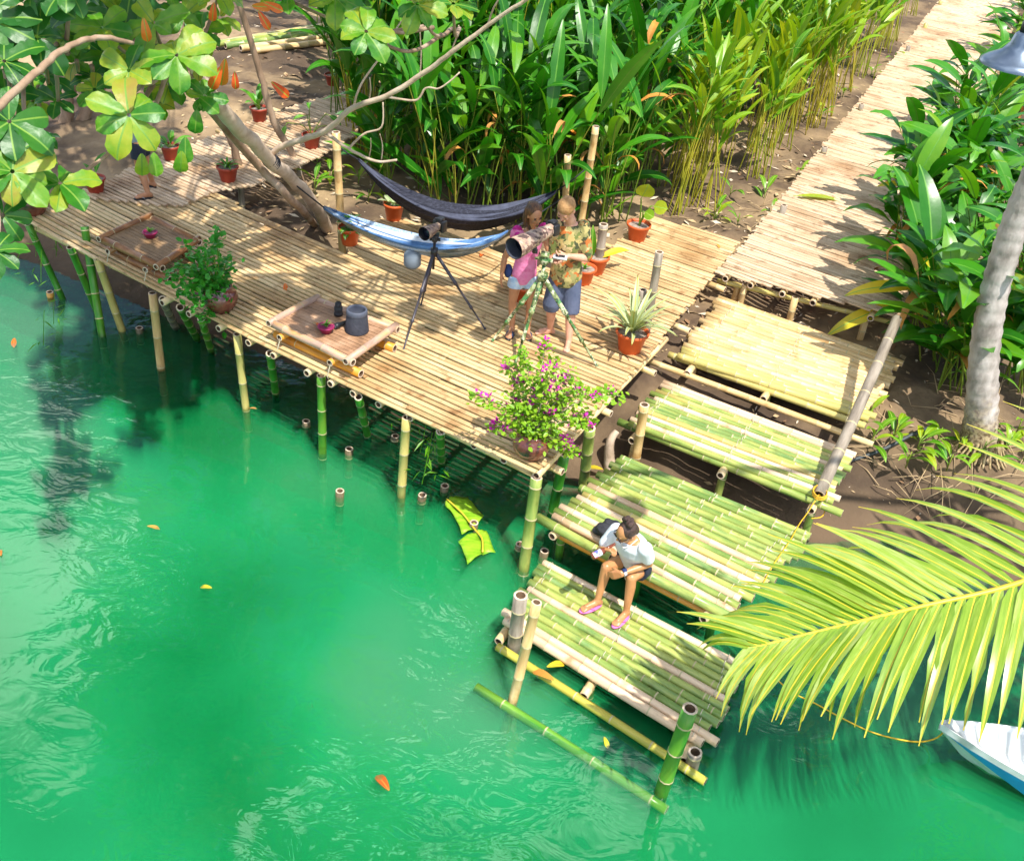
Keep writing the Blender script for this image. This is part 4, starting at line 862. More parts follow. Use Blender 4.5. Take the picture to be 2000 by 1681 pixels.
limb(g, [c - hf_ * .07, c - hf_ * .08 - Zv * .12, c - hf_ * .05 - Zv * .24], [.05, .06, .03]); remesh(g, .008, 'hair', HAIR_BR, wom, 3)
face_parts(wom, J['head'], hf_, hu_, hs_, J['hr'], .95, (LIPS, HAIR_D), True)
def sandal(root, a, toe, z0, sole_m, strap_m, slide=True):
    fd = (toe - a); fd.z = 0; fd.normalize(); fsd = fd.cross(Zv); c = Vector((a.x, a.y, z0 + .004)) + fd * .065; g = G(); v = []; n = 20
    for zz in (0, .014):
        for j in range(n):
            q = 2 * math.pi * j / n; v.append(c + fd * .128 * math.cos(q) + fsd * (.046 + .008 * math.cos(q)) * math.sin(q) + Zv * zz)
    g.add(v, [(j, (j + 1) % n, n + (j + 1) % n, n + j) for j in range(n)] + [tuple(range(n, 2 * n)), tuple(reversed(range(n)))]); g.obj('sole', sole_m, root)
    g = G(); p0 = Vector((a.x, a.y, z0 + .012)) + fd * (.10 if slide else .05)
    if slide:
        v = []; n = 9
        for q in range(n):
            t = math.pi * q / (n - 1); o_ = fsd * .053 * math.cos(t) + Zv * .052 * math.sin(t); v += [p0 + o_ - fd * .035 + Zv * .012 * math.sin(t), p0 + o_ * .96 + fd * .035 - Zv * .006 * math.sin(t)]
        g.add(v, [(2 * i, 2 * i + 1, 2 * i + 3, 2 * i + 2) for i in range(n - 1)])
    else:
        tp = p0 + fd * .09
        for q in (-1, 1): g.tube([tp, tp - fd * .04 + fsd * q * .02 + Zv * .035, p0 + fsd * q * .045 + Zv * .01], .006, 6)
    o = g.obj('strap', strap_m, root); sdm = o.modifiers.new('t', 'SOLIDIFY'); sdm.thickness = .004 if slide else .0005
for q in 'LR': sandal(wom, J['an' + q], J['toe' + q], 0, BLACK, flat('dark_slide', (.03, .05, .11), .6))
t_ = thing('waist_bag', J['hipR'], 'dark navy pouch at the right hip of the woman in pink', 'waist bag'); g = G(); g.ball(J['hipR'] - rgt * .10 + Zv * .06, (.05, .06, .08)); g.obj('pouch', NAVY, t_)
# --- the seated woman
q_ = lambda x, y, z: P(x, y, z)
hipc = q_(1242, 1098, Z3 + .10)
J = dict(knR=q_(1184, 1107, Z4 + .47), knL=q_(1233, 1128, Z4 + .47), anR=q_(1167, 1172, Z4 + .085), anL=q_(1223, 1194, Z4 + .085), toeR=q_(1152, 1189, Z4), toeL=q_(1208, 1217, Z4))
fwd = ((J['knR'] + J['knL']) / 2 - hipc); fwd.z = 0; fwd.normalize(); sR = fwd.cross(Zv)
J['hipR'] = hipc + sR * .085; J['hipL'] = hipc - sR * .085
shc = hipc + Zv * .39 + fwd * .18
J.update(shR=shc + sR * .165, shL=shc - sR * .165, neck=shc + Zv * .06 + fwd * .02, head=shc + Zv * .145 + fwd * .095, hf=(fwd * .8 + sR * .35 - Zv * .5), hu=(Zv + fwd * .55), sole=Z4 + .014)
J['wrR'] = J['head'] + fwd * .17 + sR * .10 - Zv * .17; J['elR'] = shc + sR * .24 + fwd * .10 - Zv * .24
J['wrL'] = q_(1214, 1120, Z4 + .55); J['elL'] = J['knL'] - fwd * .16 - sR * .06 + Zv * .12
print('thigh', (J['knR'] - J['hipR']).length, (J['knL'] - J['hipL']).length, 'shin', (J['knR'] - J['anR']).length, (J['knL'] - J['anL']).length)
sw = thing('person', hipc, 'woman in white top and sunglasses sitting on a step drinking from a bottle', 'person')
bd = (J['head'] + J['hf'].normalized() * .10 - Zv * .06)
R_, up, fs, sd = body_std(sw, J, SKIN_S, fwd, .88, .96, {'R': ((bd - J['wrR']) * .8 + fwd * .05 - sR * .06, -sR, 1, 1.0), 'L': (sR * .8 + fwd * .3 - Zv * .6, -fwd, -1, .45)})
shirt('top', sw, J, R_, WHITE, .62, .026, low=1); shorts('shorts', sw, J, R_, DARKSH, .45, .100, .096)
hs_, hf_, hu_ = J['hs'], J['hf'], J['hu']; c = J['head'] + hu_ * .032 - hf_ * .020; g = G(); g.ball(c, (.082, .094, .088), rot=J['hr'], nu=20, nv=14); g.ball(c - hf_ * .05 - hu_ * .04, (.07, .05, .06), rot=J['hr'])
bn = c + hu_ * .105 - hf_ * .035
for i in range(14): g.ball(bn + Vector((U(-.04, .04), U(-.04, .04), U(-.022, .03))), U(.018, .03), nu=8, nv=6)
remesh(g, .006, 'hair', HAIR_D, sw, 1)
face_parts(sw, J['head'], hf_, hu_, hs_, J['hr'], .96, (LIPS, HAIR_D))
g = G()
for q in (-1, 1):
    g.ball(J['head'] + hs_ * q * .034 + hf_ * .098 + hu_ * .006, (.030, .008, .024), rot=J['hr']); g.tube([J['head'] + hs_ * q * .062 + hf_ * .09 + hu_ * .014, J['head'] + hs_ * q * .082 + hu_ * .01 - hf_ * .01], .004, 6)
g.obj('sunglasses', flat('dark_lens', (.03, .02, .02), .1), sw)
for q in 'LR': sandal(sw, J['an' + q], J['toe' + q], Z4, PINKR, PINKR, False)
wv = (J['wrL'] - J['elL']).normalized(); g = G(); c = J['wrL'] - wv * .03; g.tube([c - wv * .012, c + wv * .012], .031, 14); g.obj('watch_strap', flat('pale_strap', (.7, .7, .75), .5), sw)
g = G(); nn = (Zv - wv * Zv.dot(wv)).normalized(); g.box(c + nn * .032, (.04, .034, .012), 0, Matrix((wv, nn.cross(wv), nn)).transposed()); g.obj('watch_face', NAVY, sw)
bt = thing('beer_bottle', J['wrR'], 'brown glass bottle with a white label at the lips of the seated woman', 'bottle'); a_ = bd + hf_ * .01; ax = (J['wrR'] + fwd * .05 - sR * .01 - a_).normalized()
g = G(); g.tube([a_ + ax * q for q in (0, .02, .021, .09, .13, .24, .245)], [.013, .013, .0125, .0145, .031, .031, .024], 16); g.obj('glass', BOTTLE, bt)
g = G(); g.tube([a_ + ax * q for q in (.145, .225)], [.0318, .0318], 16, caps=False); g.obj('label', LABELM, bt)
jk = thing('jacket', q_(1190, 1040, Z3), 'black crumpled jacket lying on the step behind the seated woman', 'jacket'); g = G(); jc = q_(1192, 1040, Z3 + .05)
for i in range(16): g.ball(jc + A_DIR * U(-.13, .13) + B_DIR * U(-.10, .10) + Zv * U(-.02, .05), (U(.05, .09), U(.04, .08), U(.03, .05)), rot=Euler((U(-.5, .5), U(-.5, .5), U(0, 3))).to_matrix())
remesh(g, .012, 'cloth', BLACKC, jk, 3)
nk = shc + fwd * .075 + Zv * .02; g = G(); g.tube(smooth_path([shc + sR * .07 + Zv * .05, nk + sR * .04 - Zv * .03, nk - Zv * .05 + fwd * .03, nk - sR * .04 - Zv * .03, shc - sR * .07 + Zv * .05], 5), .006, 6); g.obj('necklace', flat('shell', (.75, .70, .65), .4), sw)
# --- the person behind the leaves
b = P(288, 376, .03); tw = toward(b); rgt = Vector((0, 0, 1)).cross(tw); rgt = -rgt if rgt.x < 0 else rgt
m_ = lambda x, y, f=0.0: V(b + tw * f, x, y)
J = dict(hipR=m_(272, 274, -.09), hipL=m_(268, 278, .09), knR=m_(285, 318, -.12), knL=m_(272, 328, .10), anR=P(297, 355, .11), anL=P(289, 377, .11), toeR=P(272, 359, .03), toeL=P(264, 390, .03), shR=m_(268, 225, -.17), shL=m_(264, 229, .17), elR=m_(262, 250, -.22), elL=m_(258, 254, .22), wrR=m_(240, 245, -.15), wrL=m_(238, 250, .15), neck=m_(264, 216), head=m_(258, 203), hf=(-rgt - Zv * .2), hu=Zv.copy(), sole=.044)
pr = thing('person', b, 'person in dark shorts and flip flops half hidden by the big leaves', 'person'); R_, up, fs, sd = body_std(pr, J, SKIN_W, -rgt, .95, 1.0, {'R': (-rgt, -Zv, 1, .4), 'L': (-rgt, -Zv, -1, .4)})
shirt('shirt', pr, J, R_, flat('grey_shirt', (.25, .30, .33), .8), .6, .02); shorts('shorts', pr, J, R_, DARKSH, .62, .10, .098)
g = G(); c = J['head'] + Zv * .035 - J['hf'] * .018; g.ball(c, (.085, .098, .09), rot=J['hr'], nu=18, nv=12); remesh(g, .009, 'hair', HAIR_D, pr, 2)
for q in 'LR': sandal(pr, J['an' + q], J['toe' + q], .03, BLACK, flat('grey_thong', (.3, .3, .33), .6), False)
# ---------------------------------------------------------------- trees
def branch(root, pts, rad, m=BARK, name='branch', n=8, k=5):
    path = smooth_path(pts, k); rr = lerp_list(rad, len(path)); path = [p + Vector((rng.gauss(0, .12), rng.gauss(0, .12), rng.gauss(0, .12))) * r_ for p, r_ in zip(path, rr)]
    g = G(); g.tube(path, rr, n); return g.obj(name, m, root), path
LA = [leaf_mesh('leaf', .30, .215 * U(.88, 1.1), [LEAF_A, RIBA], 'obov', U(.05, .3), U(.10, .3), 9, wave=.05) for _ in range(5)]
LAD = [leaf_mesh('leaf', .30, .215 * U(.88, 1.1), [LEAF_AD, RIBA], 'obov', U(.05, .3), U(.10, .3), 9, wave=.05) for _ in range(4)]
LRED = [leaf_mesh('leaf', .26, .13, [LEAF_RED, RIB], 'obov', .3, .3, 8, wave=.03) for _ in range(2)]
def whorl(root, p, nrm, size, n=None, mesh=None, e=(-.15, .45), acc=None):
    nrm = Vector(nrm).normalized(); t1 = nrm.orthogonal().normalized(); t2 = nrm.cross(t1); n = n or rng.randint(6, 8); a0 = U(0, 6)
    for i in range(n):
        a = a0 + i * 2 * math.pi / n + U(-.22, .22); ee = U(*e); d = (t1 * math.cos(a) + t2 * math.sin(a)) * math.cos(ee) + nrm * math.sin(ee) - Zv * .08
        Mx = frame(p + d * .015, d, nrm, size * U(.72, 1.12), U(-.35, .35)); me_ = rng.choice(mesh or LA)
        if acc is None: put('leaf', me_, root, Mx)
        else: acc.add([Mx @ v.co for v in me_.vertices], [tuple(q.vertices) for q in me_.polygons], [q.material_index for q in me_.polygons])
tree = thing('almond_tree', ground_at(645, 420), 'leaning almond tree with big rounded leaves, its trunk tied to the hammocks', 'tree')
tb = ground_at(648, 428)
tk = [tb - Vector((0, 0, .3)), P(600, 380, .45), P(530, 315, 1.25), P(455, 240, 2.0), P(400, 170, 2.55), P(350, 110, 2.95)]
o_, tpath = branch(tree, tk, [.085, .078, .080, .085, .075, .06], BARKL, 'trunk', 12, 6)
g = G(); c0 = P(530, 315, 1.25); dd = (tk[3] - tk[2]).normalized()
for q in (-.06, -.02, .02, .07): pth = [c0 + dd * q + (dd.orthogonal().normalized() * math.cos(a) + dd.cross(dd.orthogonal().normalized()) * math.sin(a))* .088 for a in np.linspace(0, 6.28, 14)]; g.tube(pth, .008, 5)
o_ = g.obj('rope_wrap', BLACKC, tree); o_['kind'] = 'stuff'
R0 = (P(530, 315, 1.25) - O0).length
# the second, thinner stem under the main one
branch(tree, [tb + Vector((-.25, .25, -.3)), D(575, 395, R0 + .5), D(510, 330, R0 + .2), D(440, 250, R0 - .6), D(402, 205, R0 - 1.2)], [.05, .05, .048, .045, .04], BARK, 'trunk')
br = lambda L, d0, d1: [D(x, y, d0 + (d1 - d0) * i / (len(L) - 1)) for i, (x, y) in enumerate(L)]
bb = [(528, 303), (560, 282), (605, 268), (640, 252), (690, 210), (755, 188), (830, 142), (882, 102), (960, 45), (1030, -2), (1120, -60)]
branch(tree, br(bb, R0, R0 - 2.2), [.038, .034, .034, .032, .03, .028, .026, .024, .02, .018, .012], BARKL)
for L_, r_ in (([(640, 262), (680, 290), (735, 315), (775, 312)], .022), ([(682, 290), (710, 262), (745, 248), (748, 200)], .014), ([(690, 210), (705, 165), (745, 108), (772, 60), (800, 20)], .013), ([(756, 190), (812, 196), (832, 172), (860, 172), (898, 142)], .014),
               ([(720, 200), (724, 175), (722, 152)], .010), ([(745, 312), (747, 285), (742, 262)], .008), ([(720, 312), (724, 290), (724, 270)], .008), ([(880, 104), (893, 70), (896, 50)], .010), ([(820, 150), (822, 105), (820, 60)], .009), ([(952, 50), (965, 15), (985, -20)], .012)):
    branch(tree, br(L_, R0 - .5, R0 - .8), [r_, r_ * .8, r_ * .6], BARKL)
cam_up = lambda p: ((O0 - p).normalized() * .75 + Zv * .75 + Vector((U(-.3, .3), U(-.3, .3), U(-.2, .2))))
TOP = D(350, 110, 9.6)
WH = [(118, 358, 8.2, .98), (252, 225, 8.4, 1.12), (252, 138, 8.8, 1.0), (345, 108, 8.8, 1.1), (300, 45, 9.2, 1.0), (400, 188, 9.2, .60), (715, 62, 8.4, .92), (815, 8, 8.8, .9), (330, 165, 9.4, .9), (200, 55, 9.3, .95), (395, 60, 9.6, .75), (560, -10, 9.2, .85), (655, -5, 9.3, .9), (885, 8, 9.0, .7), (270, 90, 9.6, .9), (385, 120, 9.8, .6), (300, 200, 9.9, .75), (245, 30, 9.9, 1.0), (360, 30, 10, .9), (320, 115, 10.2, .9), (430, 35, 10, .7), (185, 175, 9.4, .7), (425, -15, 9.5, .8)]
for (x, y, d_, s_) in WH:
    p = D(x, y, d_); whorl(tree, p, cam_up(p), s_ * .9); b_ = TOP if x < 500 else D(900, 70, R0 - 2.0)
    branch(tree, [b_.lerp(p, .25), b_.lerp(p, .6) - Zv * .15, p - cam_up(p).normalized() * .06], [.022, .016, .012], BARK, 'branch', 6)
for (x, y, d_, dr) in ((440, 115, 9.2, (-.15, -.3, -1)), (458, 140, 9.1, (.1, -.3, -1)), (515, 5, 9.0, (.9, -.3, -.2)), (530, 160, 9.6, (.75, -.1, -.55)), (418, 5, 9.4, (-.1, -.3, -1)), (492, 12, 9.1, (.9, -.3, .1)), (505, 22, 9.0, (.5, -.3, -.6)), (432, 130, 9.1, (-.4, -.3, -.9)), (280, 35, 9.0, (.2, -.3, -1))):
    p = D(x, y, d_); put('leaf', rng.choice(LRED), tree, frame(p, dr, (O0 - p).normalized(), U(.55, .95)))
for (x, y, dr) in ((277, 300, (0, -.3, -1)), (300, 298, (.15, -.3, -1)), (362, 268, (0, -.3, -1)), (385, 215, (-.1, -.3, -1)), (355, 295, (-.1, -.2, -1)), (390, 190, (.5, -.3, -.2))): p = D(x, y, 9.0); put('leaf', rng.choice(LA), tree, frame(p, dr, (O0 - p).normalized(), U(.55, .75)))
# leaves and twigs above the picture, which dapple the deck
acc = G(); tw_ = G(); ctrs = []
for i in range(290):
    t0 = P(U(60, 760), U(330, 640), 0) if i < 62 or 175 <= i < 225 else (P(U(-100, 620), U(150, 420), 0) if i < 98 else P(U(700, 1150), U(540, 640), 0)); h = U(4.7, 7.2)
    if 120 <= i < 175 or i >= 225: t0 = P(U(-60, 330), U(110, 400), 0); h = U(5.2, 7.5)
    p = t0 + SUN_TO * (h / SUN_TO.z)
    if i >= 98 and i < 120 and rng.random() < .55: continue
    q = p - O0; f_ = q.dot(Vector((R[0][2], R[1][2], R[2][2]))); u_ = q.dot(Vector((R[0][1], R[1][1], R[2][1])))
    if f_ < .5 or (840.5 - F_PX * u_ / f_) < -130: whorl(tree, p, Zv + Vector((U(-.3, .3), U(-.3, .3), 0)), U(.8, 1.15), acc=acc); tw_.tube([TOP.lerp(p, .5) + Zv * .8, p], [.03, .012], 5)
print('crown', len(acc.f))
if acc.v:
    o_ = acc.obj('crown', [LEAF_A, RIBA], tree); o_['kind'] = 'stuff'; o_ = tw_.obj('twigs', BARK, tree); o_['kind'] = 'stuff'
tree2 = thing('almond_tree', ground_at(140, 235), 'shaded almond tree with twin dark trunks at the far left edge', 'tree')
g0 = ground_at(125, 238); g1 = ground_at(150, 232)
branch(tree2, [g0 - Zv * .2, V(g0, 133, 195), V(g0, 146, 150), V(g0, 160, 90), V(g0, 180, 20)], [.12, .10, .09, .08, .06], BARK, 'trunk', 10)
branch(tree2, [g1 - Zv * .2, V(g1, 180, 188), V(g1, 215, 150), V(g1, 260, 105), V(g1, 300, 40)], [.11, .10, .095, .08, .06], BARK, 'trunk', 10)
branch(tree2, br([(-60, 260), (0, 205), (45, 165), (85, 130), (120, 100), (160, 80), (205, 74), (260, 85)], 7.0, 8.0), [.026, .025, .024, .023, .022, .02, .019, .014], BARK)
branch(tree2, br([(30, -10), (75, 20), (120, 48)], 11, 11), [.03, .025, .02], BARKL)
WH2 = [(72, 72, 9.0, 1.25), (60, -12, 9.0, 1.2), (18, 238, 8.0, 1.15), (24, 335, 7.9, 1.1), (160, 20, 9.6, 1.1), (8, 120, 8.8, 1.1), (150, 120, 9.8, .9), (130, -25, 8.9, 1.2), (90, 150, 10.4, 1.0), (215, 50, 10.5, 1.1), (60, 190, 10, .9), (20, 60, 10.5, 1.2), (255, -15, 9.6, 1.1), (200, 105, 10.6, .9), (5, 420, 8.0, .7), (75, 270, 10.5, .8), (110, 20, 10, 1), (-10, 490, 7.6, .8), (-15, 40, 9, 1.2), (225, 10, 10.2, 1.0), (45, 290, 8.6, .9), (110, 195, 9.5, .8), (180, 150, 10, .8), (335, 5, 10.2, .9), (-20, 300, 8, 1.1), (10, 180, 9.2, .9), (130, 68, 9.6, .9)]
for (x, y, d_, s_) in WH2:
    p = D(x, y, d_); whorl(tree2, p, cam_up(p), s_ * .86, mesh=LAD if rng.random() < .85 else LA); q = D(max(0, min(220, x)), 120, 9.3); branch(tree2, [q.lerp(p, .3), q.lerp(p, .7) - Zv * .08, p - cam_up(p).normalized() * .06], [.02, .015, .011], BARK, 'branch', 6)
tree3 = thing('young_tree', ground_at(600, 352), 'thin bare young tree rising through the bamboo walkway', 'tree'); gb = ground_at(606, 358)
branch(tree3, [gb - Zv * .3, V(gb, 575, 305), V(gb, 540, 250), V(gb, 518, 180), V(gb, 495, 95), V(gb, 465, 0), V(gb, 450, -60)], [.055, .052, .05, .048, .045, .042, .035], BARK, 'trunk', 9)
tree4 = thing('young_tree', ground_at(470, 350), 'short dark stem rising beside the bromeliad pot', 'tree'); gb = P(472, 350, -.2)
branch(tree4, [gb, V(gb, 466, 318), V(gb, 450, 270), V(gb, 425, 225)], [.055, .06, .055, .05], BARK, 'trunk', 9)

# ---------------------------------------------------------------- bamboo culms stored on the dirt
for i, (p0, p1, m_) in enumerate((((412, 88), (690, 42), CULMY), ((424, 86), (720, 46), CULMG), ((440, 90), (720, 52), CULMG), ((470, 95), (730, 60), CULM), ((492, 100), (760, 66), CULM), ((560, 68), (760, 22), CULM))):
    a = P(*p0, -.22 + .03 * (i % 2)); b = P(*p1, -.22 + .03 * (i % 2))
    pole('bamboo_pole', a, b, .065, m_, ['yellow pole farthest left in the pile on the dirt', 'green pole second from the back in the pile on the dirt', 'green pole in the middle of the pile on the dirt', 'tan pole second from the front of the pile on the dirt', 'tan pole at the front of the pile on the dirt', 'loose dry pole lying behind the pile on the dirt'][i], group='bamboo poles piled on the dirt', sp=.5)

# ---------------------------------------------------------------- leafy thickets
LH = [leaf_mesh('leaf', L_, W_, [LEAF_H, RIBH], 'lance', dr, fo, 9, petiole=pt, torn=(i == 3), bend0=.10, wave=.02) for i, (L_, W_, dr, fo, pt) in enumerate(((1.30, .24, .26, .18, .14), (1.15, .22, .42, .25, .12), (1.45, .24, .16, .22, .16), (1.2, .25, .34, .15, .12), (1.0, .22, .55, .2, .12)))]
LG = [leaf_mesh('leaf', L_, W_, [LEAF_Y, RIB], 'lance', dr, fo, 8, petiole=.05, bend0=.05) for (L_, W_, dr, fo) in ((.74, .15, .18, .3), (.64, .14, .35, .3), (.82, .15, .10, .3))]
LRIGHT = [leaf_mesh('leaf', L_, W_, [LEAF_H, RIBH], 'lance', dr, fo, 9, petiole=.10, torn=(i == 1), bend0=.12, wave=.02) for i, (L_, W_, dr, fo) in enumerate(((.78, .25, .28, .2), (.68, .24, .42, .2), (.86, .26, .18, .22)))]
LDRY = [leaf_mesh('leaf', .8, .12, [LEAF_DRY, LEAF_DRY], 'lance', .75, .5, 7, petiole=.08, wave=.05), leaf_mesh('leaf', .7, .10, [LEAF_DRY, LEAF_DRY], 'lance', .95, .6, 7, petiole=.08, wave=.06)]
def clump(base, nshoot, h0, h1, meshes, per, label, group, lean=.30, stem_m=STEMG, lo=.42, size=(.75, 1.1), el=(.35, 1.05), bias=None, name='heliconia', cat='plant', alt=None, altp=0.0, extra_stems=4, rad=.012):
    root = thing(name, base, label, cat, group); g = G()
    for s_ in range(nshoot + extra_stems):
        h = U(h0, h1); a = U(0, 6.28); ln = U(.04, lean); top = base + Vector((math.cos(a) * ln * h, math.sin(a) * ln * h, h)); b0 = base + Vector((U(-.28, .28), U(-.28, .28), -.08))
        if bias: top += bias * h
        if s_ >= nshoot: top = b0.lerp(top, U(.45, .8))
        mid = b0.lerp(top, .55); mid.z += .06 * h; path = smooth_path([b0, mid, top], 5); g.tube(path, lerp_list([rad, rad * .85, rad * .35], len(path)), 5)
        if s_ >= nshoot: continue
        pl = U(0, 3.14)
        for k in range(per):
            t = lo + (1 - lo) * (k + U(.1, .9)) / per; i = t * (len(path) - 1); q = path[int(i)].lerp(path[min(int(i) + 1, len(path) - 1)], i % 1)
            az = pl + math.pi * (k % 2) + U(-.7, .7); e = U(*el) * (.55 + .6 * t); d = Vector((math.cos(az) * math.cos(e), math.sin(az) * math.cos(e), math.sin(e))) + (top - base) * .12 / h
            if bias: d += bias * .8
            me_ = rng.choice(alt) if alt and rng.random() < altp else rng.choice(meshes)
            put('leaf', me_, root, frame(q, d, s=U(*size), roll=U(-.5, .5)))
    g.obj('stems', stem_m, root)['kind'] = 'stuff'; return root
def inside(p, poly):
    c = False; n = len(poly)
    for i in range(n):
        a, b = poly[i], poly[i - 1]
        if (a[1] > p[1]) != (b[1] > p[1]) and p[0] < (b[0] - a[0]) * (p[1] - a[1]) / (b[1] - a[1]) + a[0]: c = not c
    return c
TH = [(690, 335), (745, 380), (800, 398), (960, 455), (1085, 470), (1180, 440), (1250, 388), (1320, 425), (1420, 390), (1495, 330), (1590, 255), (1690, 155), (1790, 20), (1830, -60), (600, -70), (620, 60), (660, 200), (680, 290)]
placed = []
for _ in range(6000):
    x, y = U(640, 1800), U(-70, 470)
    if not inside((x, y), TH): continue
    p = P(x, y, -.35); sp_ = .52 if y > 200 else (.85 if y > 60 else 1.25)
    if any((p - q).length < sp_ for q, *_ in placed): continue
    placed.append((p, x, y))
    if len(placed) > 175: break
print('thicket', len(placed))
for p, x, y in placed:
    p.z = gz(p.x, p.y); edge = x - (1330 + (415 - y) * 1.02)        # near the boardwalk: yellow stemmed ginger
    if edge > -70 and y < 420 and x > 1290:
        clump(p, 8, 1.4, 2.3, LG, 4, 'upright yellow stemmed ginger ' + ('near the foot of the boardwalk' if y > 300 else ('along the middle of the boardwalk' if y > 120 else 'at the far end of the boardwalk')), 'gingers ' + ('near the foot of the boardwalk' if y > 300 else ('along the middle of the boardwalk' if y > 120 else 'at the far end of the boardwalk')), .16, STEMY, .5, (.8, 1.15), (.6, 1.3), name='ginger_plant', extra_stems=6, rad=.011)
    else:
        front = y > 330
        zone = ('in the row right behind the black hammock' if x < 960 else ('in the row just behind the standing couple' if x < 1180 else 'in the row behind the pot with a round leaf')) if front else (
            'at the left end of the thicket above the bare branch' if x < 800 else ('in the middle of the thicket' if y > 130 else 'far back at the top of the photo'))
        lb = 'tall glossy green heliconia ' + zone
        clump(p, 5 if y > 100 else 4, 1.5 if front else 1.9, 2.3 if front else 2.9, LH, 5, lb, 'heliconias ' + zone, .34, STEMG if rng.random() < .7 else STEMY, .14 if front else .3, (.68, 1.08), (.45, 1.2), alt=(LG + LG + LDRY) if x > 1150 else LDRY, altp=.28 if x > 1150 else .04)
def flower_spike(px, b, label):
    p = V(b, *px); t_ = thing('heliconia_flower', p, label, 'flower', 'orange heliconia flowers'); g = G()
    for k in range(6): a = k * 1.05; d = Vector((math.cos(a), math.sin(a) * .6, U(.2, .7))); g.tube([p, p + d * .06, p + d * .13], [.014, .016, .002], 5)
    g.obj('bracts', flat('orange_bract', (.78, .24, .02), .4), t_); g = G(); g.tube([p, p - Zv * .5], .008, 5); g.obj('stem', STEMG, t_)
flower_spike((822, 122), P(800, 330, -.3), 'orange heliconia flower among the dark leaves above the bare branch'); flower_spike((1125, 262), P(1130, 420, -.3), 'orange heliconia flower beside the tallest bamboo post'); flower_spike((1300, 195), P(1290, 390, -.3), 'orange heliconia flower in the thicket toward the boardwalk')
# right of the steps and the boardwalk
RB = [(1795, 640), (1770, 560), (1850, 740), (1890, 760), (1830, 480), (1800, 470), (1870, 300), (1850, 360), (1990, 740), (1975, 690), (2030, 760), (1900, 470), (1832, 690), (1880, 640), (1800, 560), (1925, 560), (1862, 520), (1985, 600), (1940, 450), (1845, 430), (2010, 480), (1905, 370), (1975, 330), (2050, 380), (1945, 250), (2010, 230), (1985, 150), (2060, 160), (2040, 60), (2000, 90), (1975, 20), (2080, 0), (2080, 300), (2080, 520)]
RL = 'broad leaved green heliconia right of the boardwalk'
for i, (x, y) in enumerate(RB):
    p = P(x, y, -.45); p.z = gz(p.x, p.y)
    if y > 640: bias = Vector((-.35, -.25, 0))
    else: bias = Vector((-.24, -.10, 0))
    clump(p, 5, 1.0, 1.75, LRIGHT, 6, RL + (' end, over the steps' if y > 540 else (', left of the palm trunk' if y > 320 else ', near the hanging lamp')), 'heliconias right of the boardwalk' + (' end, over the steps' if y > 540 else (', left of the palm trunk' if y > 320 else ', near the hanging lamp')), (.34), STEMG, .22, (.8, 1.25), (.1, .95), bias, alt=[LM_YEL] + LG + LDRY, altp=.14)
for px, s_, dr, lb in (((1745, 595), 1.55, (-1, -.45, -.25), 'large bright yellow leaf arching low over the top step'), ((1790, 560), 1.5, (-1, -.25, .05), 'large lime leaf arching over the end of the boardwalk')):
    b_ = P(1830, 690, -.45); p = V(b_, *px); t_ = thing('heliconia', b_ + Vector((-.05, -.05, 0)), lb, 'plant'); put('leaf', LM_YEL, t_, frame(p, dr, Vector((0, -.5, 1)), (s_ * 1.3, s_ * 1.1, s_))); g = G(); g.tube(smooth_path([b_, b_.lerp(p, .6) + Vector((.05, .1, .15)), p], 5), [.011] * 11, 5); g.obj('stem', STEMY, t_)
p = V(P(1830, 690, -.45), 1808, 605); t_ = thing('heliconia_flower', p, 'spent orange heliconia flower head above the leaning grey pole', 'flower', 'orange heliconia flowers'); g = G()
for k in range(9): a = k * .7; d = Vector((math.cos(a), -.5 + .5 * math.sin(a), U(-.4, .5))); g.tube([p, p + d * .08, p + d * .17], [.018, .02, .002], 5)
g.obj('bracts', flat('orange_bract2', (.70, .34, .05), .5), t_)
# seedlings
SEED = leaf_mesh('leaf', .28, .085, [LEAF_Y, RIB], 'lance', .35, .25, 6, petiole=.06)
for i, (x, y) in enumerate([(1490, 395), (1440, 440), (1505, 420), (1560, 350), (1600, 235), (1645, 190), (1700, 150), (1735, 165), (1745, 120), (1395, 430), (1580, 385), (1660, 285), (1620, 285), (1425, 385), (1700, 870), (1745, 855), (1790, 880), (1830, 862), (1870, 880), (1915, 890), (1965, 880), (1995, 905), (1770, 910), (1850, 915), (1690, 830), (1985, 845), (730, 330), (700, 360), (645, 355), (615, 375), (560, 345), (720, 395), (770, 455 - 40), (620, 330)]):
    p = ground_at(x, y); near = 'below the palm trunk' if y > 800 else ('beside the boardwalk' if x > 1300 else 'under the tied almond trunk')
    t_ = thing('ginger_seedling', p, 'small bright green ginger seedling on the mud ' + near, 'seedling', 'seedlings ' + near)
    for k in range(rng.randint(3, 6)): a = U(0, 6.28); e = U(.2, 1.1); put('leaf', SEED, t_, frame(p + Zv * U(.02, .18), (math.cos(a) * math.cos(e), math.sin(a) * math.cos(e), math.sin(e)), s=U(.7, 1.25)))
    g = G(); g.tube([p - Zv * .03, p + Zv * .2], .007, 5); g.obj('stem', STEMG, t_)

